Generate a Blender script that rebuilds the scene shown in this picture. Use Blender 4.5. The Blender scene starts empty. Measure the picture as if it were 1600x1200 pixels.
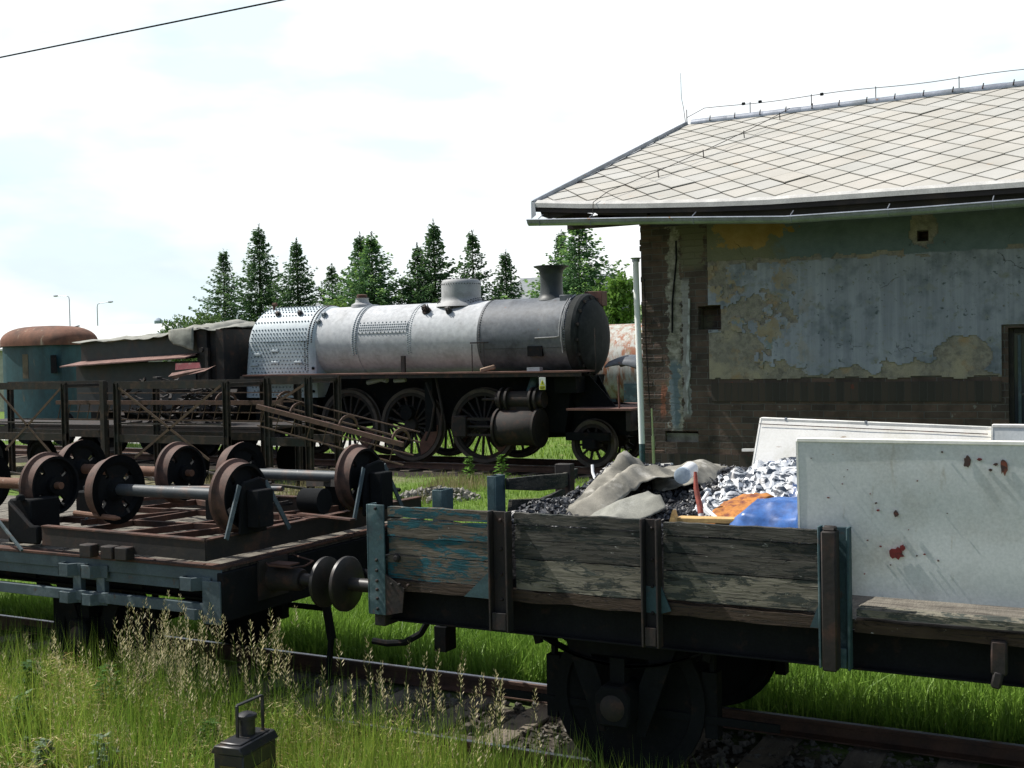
import bpy, math, random
import numpy as np
from mathutils import Vector, Matrix, noise
sc = bpy.context.scene
col = sc.collection
PI = math.pi
# ---------------------------------------------------------------- camera, sky, sun, exposure
CAM_H = 2.75
alpha = math.atan(3430/1830); yaw = PI/2-alpha; pitch = math.atan(44/1830); roll = math.atan(0.02)
fw = Vector((-math.sin(yaw)*math.cos(pitch), math.cos(yaw)*math.cos(pitch), -math.sin(pitch)))
rt = Vector((math.cos(yaw), math.sin(yaw), 0)); up = rt.cross(fw)
Rr = rt*math.cos(roll)-up*math.sin(roll); Ur = rt*math.sin(roll)+up*math.cos(roll)
cam = bpy.data.cameras.new('camera'); camo = bpy.data.objects.new('camera', cam); col.objects.link(camo)
camo.matrix_world = Matrix(((Rr.x, Ur.x, -fw.x, 0), (Rr.y, Ur.y, -fw.y, 0), (Rr.z, Ur.z, -fw.z, CAM_H), (0, 0, 0, 1)))
cam.sensor_width = 36; cam.lens = 36*1830/1600; cam.clip_start = 0.1; cam.clip_end = 8000
sc.camera = camo
SUN = Vector((-0.60, -0.075, 0.795)).normalized()
sl = bpy.data.lights.new('sun', 'SUN'); sl.energy = 4.6; sl.angle = math.radians(0.5); sl.color = (1.0, 0.965, 0.9)
so = bpy.data.objects.new('sun', sl); col.objects.link(so); so.rotation_euler = SUN.to_track_quat('Z', 'Y').to_euler(); so.location = (0, 0, 40)
world = bpy.data.worlds.new('World'); sc.world = world; world.use_nodes = True
wn = world.node_tree.nodes; wl = world.node_tree.links; wn.clear()
wo = wn.new('ShaderNodeOutputWorld'); bg = wn.new('ShaderNodeBackground'); bg.inputs[1].default_value = 0.095
sky = wn.new('ShaderNodeTexSky'); sky.sky_type = 'NISHITA'; sky.sun_disc = False
sky.sun_elevation = math.asin(SUN.z); sky.sun_rotation = math.atan2(SUN.x, SUN.y); sky.air_density = 1.2; sky.dust_density = 2.5
tc = wn.new('ShaderNodeTexCoord'); mp = wn.new('ShaderNodeMapping'); mp.inputs['Scale'].default_value = (1.6, 1.6, 4.5); mp.inputs['Location'].default_value = (3.1, 0.4, 0.8)
nz = wn.new('ShaderNodeTexNoise'); nz.inputs['Scale'].default_value = 1.5; nz.inputs['Detail'].default_value = 7; nz.inputs['Roughness'].default_value = 0.55
rp = wn.new('ShaderNodeValToRGB'); rp.color_ramp.elements[0].position = 0.34; rp.color_ramp.elements[0].color = (0.7, 0.7, 0.7, 1); rp.color_ramp.elements[1].position = 0.52; rp.color_ramp.elements[1].color = (1, 1, 1, 1)
mx = wn.new('ShaderNodeMixRGB'); n2 = wn.new('ShaderNodeTexNoise'); n2.inputs['Scale'].default_value = 2.4; n2.inputs['Detail'].default_value = 5; wl.new(mp.outputs[0], n2.inputs['Vector'])
r2 = wn.new('ShaderNodeValToRGB'); r2.color_ramp.elements[0].position = .38; r2.color_ramp.elements[0].color = (.58, .68, .725, 1); r2.color_ramp.elements[1].position = .56; r2.color_ramp.elements[1].color = (.80, .815, .82, 1)
wl.new(n2.outputs['Fac'], r2.inputs[0]); vs2 = wn.new('ShaderNodeVectorMath'); vs2.operation = 'SCALE'; vs2.inputs[3].default_value = 12.6; wl.new(r2.outputs[0], vs2.inputs[0]); wl.new(vs2.outputs[0], mx.inputs[2])
wl.new(tc.outputs['Generated'], mp.inputs['Vector']); wl.new(mp.outputs[0], nz.inputs['Vector']); wl.new(nz.outputs['Fac'], rp.inputs[0])
sx = wn.new('ShaderNodeSeparateXYZ'); wl.new(tc.outputs['Generated'], sx.inputs[0])
def wr(sock, a, b_, c_, d):
    m_ = wn.new('ShaderNodeMapRange'); m_.interpolation_type = 'SMOOTHSTEP'; m_.inputs[1].default_value = a; m_.inputs[2].default_value = b_; m_.inputs[3].default_value = c_; m_.inputs[4].default_value = d; wl.new(sock, m_.inputs[0]); return m_.outputs[0]
def wm(a, b_):
    m_ = wn.new('ShaderNodeMath'); m_.operation = 'MULTIPLY'; wl.new(a, m_.inputs[0]); wl.new(b_, m_.inputs[1]); return m_.outputs[0]
# the bright cloud bank stands low to the north (in front of the camera); overhead and to the south the sky is clear blue
wl.new(wm(rp.outputs[0], wm(wr(sx.outputs[1], -.05, .35, .06, 1), wr(sx.outputs[2], .45, .7, 1, .06))), mx.inputs[0]); wl.new(sky.outputs[0], mx.inputs[1]); wl.new(mx.outputs[0], bg.inputs[0]); wl.new(bg.outputs[0], wo.inputs[0])
sc.view_settings.view_transform = 'Standard'; sc.view_settings.look = 'None'; sc.view_settings.exposure = 0.38; sc.view_settings.gamma = 1
sc.view_settings.use_curve_mapping = False
sc.render.engine = 'CYCLES'; sc.cycles.max_bounces = 6; sc.cycles.diffuse_bounces = 3; sc.cycles.glossy_bounces = 2; sc.cycles.transparent_max_bounces = 6
sc.cycles.use_denoising = True; sc.cycles.caustics_reflective = False; sc.cycles.caustics_refractive = False

# ---------------------------------------------------------------- helpers: objects
W = {}
def thing(name, label, cat, loc=(0, 0, 0), group=None, kind=None, label_ok=True):
    o = bpy.data.objects.new(name, None); col.objects.link(o); o.location = loc; o.empty_display_size = 0.2
    W[o.name] = Vector(loc)
    tag(o, label, cat, group, kind); return o
def tag(o, label=None, cat=None, group=None, kind=None):
    if label: o['label'] = label
    if cat: o['category'] = cat
    if group: o['group'] = group
    if kind: o['kind'] = kind
    return o
def copy_thing(o, delta, label=None, rotz=0, parent=None):
    c = o.copy(); col.objects.link(c)
    if parent is None:
        c.location = Vector(o.location)+Vector(delta); c.rotation_euler.z += rotz
        if label: c['label'] = label
    else: c.parent = parent
    for ch in [x for x in bpy.data.objects if x.parent == o]: copy_thing(ch, None, parent=c)
    return c

class MB:
    def __init__(s): s.v = []; s.f = []
    def add(s, vs, fs):
        n = len(s.v); s.v += [tuple(v) for v in vs]; s.f += [tuple(i+n for i in f) for f in fs]; return s
    def box(s, x0, x1, y0, y1, z0, z1):
        vs = [(x, y, z) for z in (z0, z1) for y in (y0, y1) for x in (x0, x1)]
        return s.add(vs, [(0, 2, 3, 1), (4, 5, 7, 6), (0, 1, 5, 4), (2, 6, 7, 3), (0, 4, 6, 2), (1, 3, 7, 5)])
    def bar(s, p, q, w, h, upv=(0, 0, 1)):
        p = Vector(p); q = Vector(q); d = (q-p).normalized(); u = Vector(upv)
        if abs(d.dot(u)) > .98: u = Vector((0, 1, 0))
        a = d.cross(u).normalized()*w/2; b = a.cross(d).normalized()*h/2
        vs = [p-a-b, p+a-b, p+a+b, p-a+b, q-a-b, q+a-b, q+a+b, q-a+b]
        return s.add(vs, [(0, 3, 2, 1), (4, 5, 6, 7), (0, 1, 5, 4), (1, 2, 6, 5), (2, 3, 7, 6), (3, 0, 4, 7)])
    def tube(s, pts, r, n=8, closed=False):
        pts = [Vector(p) for p in pts]; m = len(pts); rr = r if hasattr(r, '__len__') else [r]*m
        d0 = (pts[1]-pts[0]).normalized(); a = d0.orthogonal().normalized(); vs = []; fs = []
        for i, p in enumerate(pts):
            d = (pts[min(i+1, m-1)]-pts[max(i-1, 0)])
            if d.length < 1e-9: d = d0
            d.normalize(); a = (a-d*a.dot(d)).normalized(); b = d.cross(a)
            for k in range(n):
                t = 2*PI*k/n; vs.append(p+(a*math.cos(t)+b*math.sin(t))*rr[i])
        for i in range(m-1):
            for k in range(n): fs.append((i*n+k, i*n+(k+1) % n, (i+1)*n+(k+1) % n, (i+1)*n+k))
        fs.append(tuple(range(n))[::-1]); fs.append(tuple((m-1)*n+k for k in range(n)))
        return s.add(vs, fs)
    def lathe(s, prof, c, axis='z', n=24, closed=False, a0=0, a1=2*PI):
        # prof: list of (radius, height along axis)
        c = Vector(c); ax = {'x': (Vector((1, 0, 0)), Vector((0, 1, 0)), Vector((0, 0, 1))), 'y': (Vector((0, 1, 0)), Vector((0, 0, 1)), Vector((1, 0, 0))), 'z': (Vector((0, 0, 1)), Vector((1, 0, 0)), Vector((0, 1, 0)))}[axis]
        vs = []; fs = []; full = abs(a1-a0-2*PI) < 1e-6; nn = n if full else n+1
        for r, h in prof:
            for k in range(nn):
                t = a0+(a1-a0)*k/n; vs.append(c+ax[0]*h+ax[1]*r*math.cos(t)+ax[2]*r*math.sin(t))
        m = len(prof)
        for i in range(m-1+(1 if closed else 0)):
            j = (i+1) % m
            for k in range(n):
                k2 = (k+1) % nn; fs.append((i*nn+k, i*nn+k2, j*nn+k2, j*nn+k))
        return s.add(vs, fs)
    def prism(s, poly, axis, a, b):
        # poly 2d in the two other axes (order x,y,z minus axis), extruded a..b
        def mk(p, h):
            if axis == 'x': return (h, p[0], p[1])
            if axis == 'y': return (p[0], h, p[1])
            return (p[0], p[1], h)
        n = len(poly); vs = [mk(p, a) for p in poly]+[mk(p, b) for p in poly]
        return s.add(vs, [tuple(range(n))[::-1], tuple(range(n, 2*n))]+[(k, (k+1) % n, n+(k+1) % n, n+k) for k in range(n)])
    def stud(s, p, nrm, r, h, n=6):
        p = Vector(p); d = Vector(nrm).normalized(); a = d.orthogonal().normalized(); b = d.cross(a); vs = []
        for rr, hh in ((r, -0.002), (r*.85, h*.6), (r*.45, h)):
            for k in range(n):
                t = 2*PI*k/n; vs.append(p+d*hh+(a*math.cos(t)+b*math.sin(t))*rr)
        fs = [(i*n+k, i*n+(k+1) % n, (i+1)*n+(k+1) % n, (i+1)*n+k) for i in range(2) for k in range(n)]+[tuple(2*n+k for k in range(n))]
        return s.add(vs, fs)
    def each(s, name, mat, parent=None, **kw):
        # one object per connected piece
        p = list(range(len(s.v)))
        def fd(i):
            while p[i] != i: p[i] = p[p[i]]; i = p[i]
            return i
        for f in s.f:
            for k in f[1:]: p[fd(k)] = fd(f[0])
        gr = {}
        for f in s.f: gr.setdefault(fd(f[0]), []).append(f)
        for fs in gr.values():
            B = MB(); m = {}
            for f in fs:
                for k in f:
                    if k not in m: m[k] = len(B.v); B.v.append(s.v[k])
                B.f.append(tuple(m[k] for k in f))
            B.make(name, mat, parent, **kw)
    def make(s, name, mat, parent=None, loc=None, bevel=0, smooth=40, label=None, sub=0):
        a = np.array(s.v, float)
        if parent is not None: o0 = W[parent.name]; 
        if loc is None:
            loc = o0 if parent is not None else Vector(((a[:, 0].min()+a[:, 0].max())/2, (a[:, 1].min()+a[:, 1].max())/2, a[:, 2].min()))
        loc = Vector(loc); a = a-np.array(loc)
        me = bpy.data.meshes.new(name); me.from_pydata([tuple(v) for v in a.tolist()], [], s.f); me.validate(); me.update()
        return link(name, me, mat, parent, loc, bevel, smooth, label, sub)
def link(name, me, mat, parent=None, loc=(0, 0, 0), bevel=0, smooth=40, label=None, sub=0):
    o = bpy.data.objects.new(name, me); col.objects.link(o); loc = Vector(loc)
    W[o.name] = loc
    if parent is not None: o.parent = parent; o.location = loc-W[parent.name]
    else: o.location = loc
    if mat is not None and not me.materials: me.materials.append(mat)
    if smooth:
        me.polygons.foreach_set('use_smooth', [True]*len(me.polygons)); me.set_sharp_from_angle(angle=math.radians(smooth))
    if bevel:
        b = o.modifiers.new('bevel', 'BEVEL'); b.width = bevel; b.segments = 1; b.limit_method = 'ANGLE'; b.angle_limit = math.radians(45)
    if sub:
        b = o.modifiers.new('sub', 'SUBSURF'); b.levels = sub; b.render_levels = sub
    if label: o['label'] = label
    return o
def npmesh(name, V, F4, F3, mat, cols=None, smooth=False):
    me = bpy.data.meshes.new(name); nv = len(V); n4 = len(F4); n3 = len(F3)
    me.vertices.add(nv); me.vertices.foreach_set('co', np.asarray(V, np.float32).ravel())
    me.loops.add(n4*4+n3*3); me.polygons.add(n4+n3)
    L = np.concatenate([np.asarray(F4, np.int32).ravel(), np.asarray(F3, np.int32).ravel()]); me.loops.foreach_set('vertex_index', L)
    st = np.concatenate([np.arange(n4)*4, n4*4+np.arange(n3)*3]).astype(np.int32); me.polygons.foreach_set('loop_start', st)
    me.update(calc_edges=True)
    if cols is not None:
        ca = me.color_attributes.new('Col', 'FLOAT_COLOR', 'POINT'); c4 = np.ones((nv, 4), np.float32); c4[:, :3] = cols; ca.data.foreach_set('color', c4.ravel())
    if mat: me.materials.append(mat)
    if smooth: me.polygons.foreach_set('use_smooth', [True]*(n4+n3))
    return me

# ---------------------------------------------------------------- helpers: materials
def newmat(name):
    m = bpy.data.materials.new(name); m.use_nodes = True; return m, m.node_tree.nodes, m.node_tree.links, m.node_tree.nodes['Principled BSDF']
def c4(c): return (c[0], c[1], c[2], 1)
def coords(n, l, stretch=(1, 1, 1), off=(0, 0, 0)):
    t = n.new('ShaderNodeTexCoord'); m = n.new('ShaderNodeMapping'); m.inputs['Scale'].default_value = stretch; m.inputs['Location'].default_value = off
    l.new(t.outputs['Object'], m.inputs['Vector']); return m.outputs[0]
def nmask(n, l, vec, scale, lo, hi, detail=8, rough=.6, dist=0):
    t = n.new('ShaderNodeTexNoise'); t.inputs['Scale'].default_value = scale; t.inputs['Detail'].default_value = detail; t.inputs['Roughness'].default_value = rough; t.inputs['Distortion'].default_value = dist
    l.new(vec, t.inputs['Vector']); r = n.new('ShaderNodeMapRange'); r.inputs[1].default_value = lo; r.inputs[2].default_value = hi; l.new(t.outputs['Fac'], r.inputs[0]); return r.outputs[0]
def mixc(n, l, fac, a, b, mode='MIX'):
    m = n.new('ShaderNodeMixRGB'); m.blend_type = mode
    for i, x in ((0, fac), (1, a), (2, b)):
        if hasattr(x, 'is_linked') or hasattr(x, 'links'): l.new(x, m.inputs[i])
        elif i == 0: m.inputs[0].default_value = x
        else: m.inputs[i].default_value = c4(x)
    return m.outputs[0]
def math_(n, l, op, a, b=None, clamp=False):
    m = n.new('ShaderNodeMath'); m.operation = op; m.use_clamp = clamp
    for i, x in ((0, a), (1, b)):
        if x is None: continue
        if hasattr(x, 'links'): l.new(x, m.inputs[i])
        else: m.inputs[i].default_value = x
    return m.outputs[0]
def mat(name, base, *layers, rough=.75, metal=0, bump=.3, bscale=30, bdist=.004, vary=.25, vscale=6, stretch=(1, 1, 1), spec=.4, coat=0):
    # layers: (colour, scale, lo, hi[, stretch])
    m, n, l, b = newmat(name); v = coords(n, l, stretch)
    c = base; rf = None
    f0 = nmask(n, l, v, vscale, .25, .75); c = mixc(n, l, f0, [x*(1-vary) for x in base], [min(1, x*(1+vary)) for x in base])
    for i, ly in enumerate(layers):
        vv = coords(n, l, ly[4], (i*3.7, i*1.3, i*2.1)) if len(ly) > 4 else coords(n, l, stretch, (i*5.1+1, i*2.3, 0))
        c = mixc(n, l, nmask(n, l, vv, ly[1], ly[2], ly[3]), c, ly[0])
    fine = nmask(n, l, v, bscale*2, .2, .8, 3); c = mixc(n, l, .22, c, mixc(n, l, fine, (0, 0, 0), (1, 1, 1)), 'OVERLAY')
    l.new(c, b.inputs['Base Color']); b.inputs['Roughness'].default_value = rough; b.inputs['Metallic'].default_value = metal; b.inputs['Specular IOR Level'].default_value = spec
    if coat: b.inputs['Coat Weight'].default_value = coat
    if bump:
        t = n.new('ShaderNodeTexNoise'); t.inputs['Scale'].default_value = bscale; t.inputs['Detail'].default_value = 6; l.new(v, t.inputs['Vector'])
        bp = n.new('ShaderNodeBump'); bp.inputs['Strength'].default_value = bump; bp.inputs['Distance'].default_value = bdist; l.new(t.outputs['Fac'], bp.inputs['Height']); l.new(bp.outputs[0], b.inputs['Normal'])
    return m
def leafmat(name, tint=(1, 1, 1), trans=.35, rough=.55, attr=True, base=(.06, .13, .02)):
    m, n, l, b = newmat(name); out = n['Material Output']
    if attr:
        a = n.new('ShaderNodeAttribute'); a.attribute_name = 'Col'; c = mixc(n, l, 1.0, a.outputs['Color'], tint, 'MULTIPLY')
    else:
        v = coords(n, l); c = mixc(n, l, nmask(n, l, v, 2.5, .3, .7), [x*.6 for x in base], [x*1.4 for x in base])
    l.new(c, b.inputs['Base Color']); b.inputs['Roughness'].default_value = rough; b.inputs['Specular IOR Level'].default_value = .25
    t = n.new('ShaderNodeBsdfTranslucent'); l.new(c, t.inputs['Color']); ms = n.new('ShaderNodeMixShader'); ms.inputs[0].default_value = trans
    l.new(b.outputs[0], ms.inputs[1]); l.new(t.outputs[0], ms.inputs[2]); l.new(ms.outputs[0], out.inputs['Surface']); return m

RUST = (.13, .055, .03); RUSTL = (.26, .12, .07); DARK = (.018, .018, .018); TEAL = (.045, .12, .135)
m_rust = mat('rusty_steel', (.085, .04, .027), ((.035, .024, .02), 5, .45, .65), ((.19, .095, .06), 9, .60, .72), rough=.9, bump=.5)
m_rustd = mat('dark_rusty_steel', (.022, .018, .016), ((.065, .032, .022), 6, .52, .7), ((.012, .012, .013), 3, .5, .65), rough=.8, bump=.4)
m_black = mat('sooty_steel', (.009, .010, .011), ((.03, .018, .014), 7, .58, .75), rough=.9, bump=.3, spec=.12)
m_tread = mat('rusty_wheel_tread', (.095, .05, .037), ((.04, .027, .022), 8, .5, .7), rough=.75, bump=.3)
m_axle = mat('grey_axle_steel', (.055, .064, .07), ((.12, .07, .05), 4, .5, .65), ((.45, .45, .42), 30, .68, .72), rough=.55, metal=.1)
m_axler = mat('rusty_axle_steel', (.15, .075, .045), ((.4, .36, .3), 10, .62, .7), rough=.8)
m_tealst = mat('weathered_teal_paint', (.035, .075, .085), ((.09, .14, .15), 6, .55, .65), ((.09, .05, .035), 9, .6, .68), ((.03, .05, .06), 4, .55, .7), rough=.7, bump=.3)
m_bluest = mat('weathered_blue_grey_paint', (.06, .088, .10), ((.14, .175, .185), 5, .55, .75), ((.08, .06, .05), 11, .62, .68), rough=.7, bump=.35)
m_deck = mat('grey_deck_boards', (.17, .155, .125), ((.05, .043, .035), 3, .45, .65, (1, 6, 1)), ((.13, .11, .09), 14, .5, .7, (1, 9, 1)), rough=.9, bump=.6, bscale=14, bdist=.01, stretch=(8, 1, 4))
def woodmat(name, wood, paint, cover, dark=(.03, .028, .024)):
    m, n, l, b = newmat(name); g = coords(n, l, (1.2, 8, 14)); v = coords(n, l, (1.3, 1, 5)); v2 = coords(n, l, (1, 1, 2.2), (4, 0, 2))
    gr = nmask(n, l, g, 3.5, .3, .7, 9, .65, .6)
    c = mixc(n, l, gr, [x*.45 for x in wood], wood)
    c = mixc(n, l, nmask(n, l, v2, 2.2, .45, .7), c, [x*.4 for x in wood])
    pm = nmask(n, l, v, 4.0, cover, cover+.05, 10, .72, .4)
    c = mixc(n, l, pm, c, mixc(n, l, nmask(n, l, v2, 6, .35, .7), [x*.55 for x in paint], paint))
    c = mixc(n, l, nmask(n, l, v, 9, .66, .7, 10, .7), c, (.5, .5, .46))
    cr = nmask(n, l, coords(n, l, (.7, 9, 22), (2, 2, 2)), 5, .62, .66, 6); c = mixc(n, l, cr, c, dark)
    l.new(c, b.inputs['Base Color']); b.inputs['Roughness'].default_value = .85; b.inputs['Specular IOR Level'].default_value = .25
    bp = n.new('ShaderNodeBump'); bp.inputs['Strength'].default_value = .8; bp.inputs['Distance'].default_value = .006
    h = math_(n, l, 'ADD', math_(n, l, 'MULTIPLY', pm, .5), math_(n, l, 'SUBTRACT', gr, cr)); l.new(h, bp.inputs['Height']); l.new(bp.outputs[0], b.inputs['Normal']); return m
m_woodteal = woodmat('peeling_teal_planks', (.16, .14, .11), (.018, .105, .13), .50)
m_woodgrey = woodmat('weathered_grey_green_planks', (.105, .10, .085), (.035, .042, .038), .5)
m_woodpale = woodmat('bleached_plank', (.27, .25, .195), (.07, .08, .07), .50)
m_woodbrown = woodmat('brown_sill_timber', (.075, .052, .036), (.035, .025, .02), .56)
m_boiler = mat('white_primer_boiler', (.49, .505, .52), ((.38, .385, .39), 1.6, .5, .75), ((.53, .535, .54), 2.5, .55, .75), ((.16, .11, .08), 14, .69, .73), ((.2, .16, .13), 3, .62, .8, (.3, 3, 3)), rough=.75, bump=.04, bscale=5, vary=.05, spec=.25)
m_firebox = mat('pale_blue_grey_firebox', (.47, .53, .56), ((.36, .41, .44), 2.2, .5, .75), ((.15, .1, .07), 12, .68, .73), rough=.55, bump=.15, vary=.08)
m_dome = mat('grey_primer', (.33, .335, .34), ((.2, .2, .2), 3, .5, .75), rough=.6, bump=.12, vary=.08)
m_smoke = mat('dark_grey_smokebox', (.10, .112, .128), ((.17, .18, .19), 1.8, .48, .75), ((.17, .08, .05), 7, .66, .72), ((.04, .045, .05), 3, .5, .75), rough=.6, bump=.05, bscale=6, vary=.12)
m_frontring = mat('blackened_smokebox_front', (.022, .025, .025), ((.04, .042, .042), 3, .5, .7), rough=.8, bump=.15, spec=.15)
m_rivet = mat('shadow_toned_rivets', (.2, .24, .27), rough=.6, bump=0)  # studs share the plate paint; their shadow is darkened into this colour
m_rivetd = mat('dark_rivets', (.06, .06, .062), ((.13, .08, .06), 10, .55, .7), rough=.7, bump=0)
m_board = mat('rust_brown_running_board', (.13, .065, .05), ((.05, .035, .03), 3, .5, .7), rough=.85)
m_tarp = mat('grey_canvas', (.27, .27, .235), ((.15, .15, .13), 2.5, .45, .7), ((.36, .36, .33), 5, .55, .7), rough=.95, bump=.4, bscale=60, bdist=.002)
m_tarpw = mat('dusty_beige_canvas', (.26, .245, .205), ((.12, .115, .095), 4, .42, .62), ((.46, .44, .39), 7, .55, .72), rough=.95, bump=.5, bscale=70, bdist=.003)
m_roofr = mat('rusted_van_roof', (.17, .075, .045), ((.09, .045, .03), 2, .45, .65), ((.3, .24, .17), 5, .6, .7, (1, 1, .25)), rough=.85)
m_van = mat('teal_van_side', (.02, .075, .085), ((.012, .035, .04), 1.2, .45, .65, (1, 1, .3)), ((.1, .09, .06), 5, .62, .7, (1.5, 1, .3)), rough=.6, bump=.1)
m_tender = mat('dark_tender_plates', (.03, .034, .036), ((.055, .035, .03), 1.5, .5, .7), ((.02, .03, .04), 4, .5, .7, (1, 1, .4)), rough=.6, bump=.2)
m_ledge = mat('pinkish_rust_plate', (.21, .12, .10), ((.12, .07, .055), 4, .5, .7), rough=.85)
m_tank = mat('streaky_white_tank', (.42, .43, .38), ((.28, .1, .04), 3, .42, .6, (1.5, 1.5, .35)), ((.45, .46, .42), 8, .5, .6, (1.5, 1.5, .3)), ((.2, .16, .05), 5, .6, .7, (1.5, 1.5, .3)), rough=.6)
m_coal = mat('coal', (.022, .023, .027), ((.06, .06, .065), 30, .55, .7), rough=.4, bump=.8, bscale=50, bdist=.01, spec=.6)
m_stone = mat('grey_stone', (.26, .25, .22), ((.15, .14, .12), 5, .45, .65), rough=.95, bump=.6)
m_ballast = mat('ballast_soil', (.13, .11, .085), ((.24, .21, .17), 14, .5, .65), ((.06, .05, .04), 4, .5, .7), rough=1, bump=1, bscale=25, bdist=.02)
m_sleeper = mat('oily_sleeper_timber', (.15, .125, .095), ((.06, .05, .04), 3, .45, .65, (1, .3, 1)), rough=.9, bump=.7, bscale=20, stretch=(6, 1, 1))
m_rail = mat('rail_steel', (.12, .065, .045), ((.06, .04, .035), 5, .45, .7), rough=.7)
m_railtop = mat('polished_rail_head', (.25, .26, .3), ((.16, .1, .08), 6, .55, .7), rough=.38, metal=.7)
m_conc = mat('pale_concrete', (.42, .41, .38), ((.3, .29, .26), 1.2, .45, .7), rough=.95)
m_zinc = mat('galvanised_gutter', (.33, .355, .40), ((.22, .24, .25), 2.5, .5, .7), ((.3, .2, .13), 9, .66, .7), rough=.42, metal=.5, bump=.08)
m_dkwood = mat('dark_roof_timber', (.03, .026, .024), ((.06, .045, .035), 3, .5, .7), rough=.9)
m_white = mat('white_enamel_panel', (.58, .61, .61), ((.45, .45, .42), 2.2, .5, .75), ((.40, .38, .32), 5, .62, .8, (3, 1, .6)), ((.62, .65, .65), 1.3, .5, .8), ((.3, .22, .15), 28, .71, .74, (.5, 1, 1.5)), rough=.3, bump=.05, vary=.03)
m_paneledge = mat('bright_panel_edge', (.78, .77, .72), ((.4, .3, .2), 12, .64, .7), rough=.4, bump=.1)
m_blue = mat('blue_tarpaulin', (.04, .13, .38), ((.025, .07, .22), 9, .45, .65), rough=.35, bump=.1, spec=.6)
m_orange = mat('orange_foam', (.42, .17, .04), ((.16, .05, .03), 12, .48, .6), rough=.9, bump=.5)
m_pine = mat('yellow_pine', (.55, .36, .14), ((.35, .2, .08), 5, .5, .65, (1, 8, 8)), rough=.7)
m_redpole = mat('red_painted_stake', (.3, .07, .05), ((.12, .04, .03), 8, .5, .65), rough=.7)
m_plastic = mat('white_plastic', (.72, .73, .74), rough=.35, bump=0, vary=.05)
m_spruce = leafmat('spruce_needles', (1, 1, 1), .35, .6)
m_leaf = leafmat('broad_leaves', (1, 1, 1), .4, .5)
m_grass = leafmat('grass_blades', (1, 1, 1), .32, .5)
m_bark = mat('bark', (.07, .05, .035), rough=.95, bump=.8, bscale=15)

# ---------------------------------------------------------------- terrain
def H(x, y):
    def ss(a, b, t):
        t = min(1, max(0, (t-a)/(b-a))); return t*t*(3-2*t)
    return -.17+.37*ss(10.5, 19, y)+15.2*ss(75, 300, y)+.0
def Hn(y):
    ss = lambda a, b: (lambda t: t*t*(3-2*t))(np.clip((y-a)/(b-a), 0, 1))
    return -.17+.37*ss(10.5, 19)+15.2*ss(75, 300)
xs = np.concatenate([np.array([-4000, -2500, -1500, -900, -600, -400, -300, -220, -160, -120, -90, -70, -55]), np.arange(-45, 12, .5), np.array([12, 16, 25, 40, 80, 160, 400, 1000, 2500])])
ys = np.concatenate([np.array([-800, -200, -50, -10, 0, 2]), np.arange(3, 30, .5), np.array([30, 35, 40, 50, 60, 70, 80, 100, 120, 140, 160, 180, 200, 220, 240, 260, 280, 300, 330, 500, 1000, 2500, 5000])])
XX, YY = np.meshgrid(xs, ys); ZZ = Hn(YY); rng = np.random.default_rng(5)
near = (np.abs(XX) < 50) & (YY > 2) & (YY < 30); ZZ = ZZ+near*rng.normal(0, .012, ZZ.shape)
V = np.stack([XX, YY, ZZ], -1).reshape(-1, 3); nx = len(xs); idx = np.arange(len(V)).reshape(len(ys), nx)
F4 = np.stack([idx[:-1, :-1], idx[:-1, 1:], idx[1:, 1:], idx[1:, :-1]], -1).reshape(-1, 4)
m_ground, n, l, b = newmat('meadow_ground'); v = coords(n, l)
c = mixc(n, l, nmask(n, l, v, .35, .35, .65), (.115, .185, .045), (.17, .24, .06)); c = mixc(n, l, nmask(n, l, v, 9, .35, .7), c, (.075, .13, .025))
c = mixc(n, l, nmask(n, l, v, 1.1, .58, .68), c, (.20, .17, .09))
sp = n.new('ShaderNodeSeparateXYZ'); l.new(v, sp.inputs[0]); wv = math_(n, l, 'ADD', sp.outputs[1], math_(n, l, 'MULTIPLY', nmask(n, l, v, .9, 0, 1), 1.6))
def band(a, b_, w=.5):
    r1 = n.new('ShaderNodeMapRange'); r1.inputs[1].default_value = a; r1.inputs[2].default_value = a+w; l.new(wv, r1.inputs[0])
    r2 = n.new('ShaderNodeMapRange'); r2.inputs[1].default_value = b_; r2.inputs[2].default_value = b_+w; r2.inputs[3].default_value = 1; r2.inputs[4].default_value = 0; l.new(wv, r2.inputs[0])
    return math_(n, l, 'MULTIPLY', r1.outputs[0], r2.outputs[0])
soil = mixc(n, l, nmask(n, l, v, 16, .42, .62), (.035, .03, .024), (.12, .105, .085))
c = mixc(n, l, band(7.4, 9.1), c, soil)                     # between the rails of the siding
c = mixc(n, l, mixc(n, l, 1, band(-14, 4.3, .5), (1, 1, 1), 'MULTIPLY'), c, mixc(n, l, nmask(n, l, v, 20, .4, .6), (.09, .085, .08), (.21, .2, .185)))  # ballast of the line the photo was taken from
c = mixc(n, l, band(21.6, 26.2, .4), c, (.035, .03, .026))  # very dark bed under the engine
xg = n.new('ShaderNodeMapRange'); xg.inputs[1].default_value = -12.2; xg.inputs[2].default_value = -13.4; l.new(math_(n, l, 'ADD', sp.outputs[0], math_(n, l, 'MULTIPLY', nmask(n, l, v, .8, 0, 1), 1.5)), xg.inputs[0])
c = mixc(n, l, math_(n, l, 'MULTIPLY', band(17.6, 21.5), xg.outputs[0]), c, mixc(n, l, nmask(n, l, v, 7, .4, .6), (.22, .19, .14), (.12, .12, .06)))
fy = n.new('ShaderNodeMapRange'); fy.inputs[1].default_value = 70; fy.inputs[2].default_value = 120; l.new(sp.outputs[1], fy.inputs[0]); c = mixc(n, l, fy.outputs[0], c, (.16, .22, .10))
l.new(c, b.inputs['Base Color']); b.inputs['Roughness'].default_value = 1; b.inputs['Specular IOR Level'].default_value = .1
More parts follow.
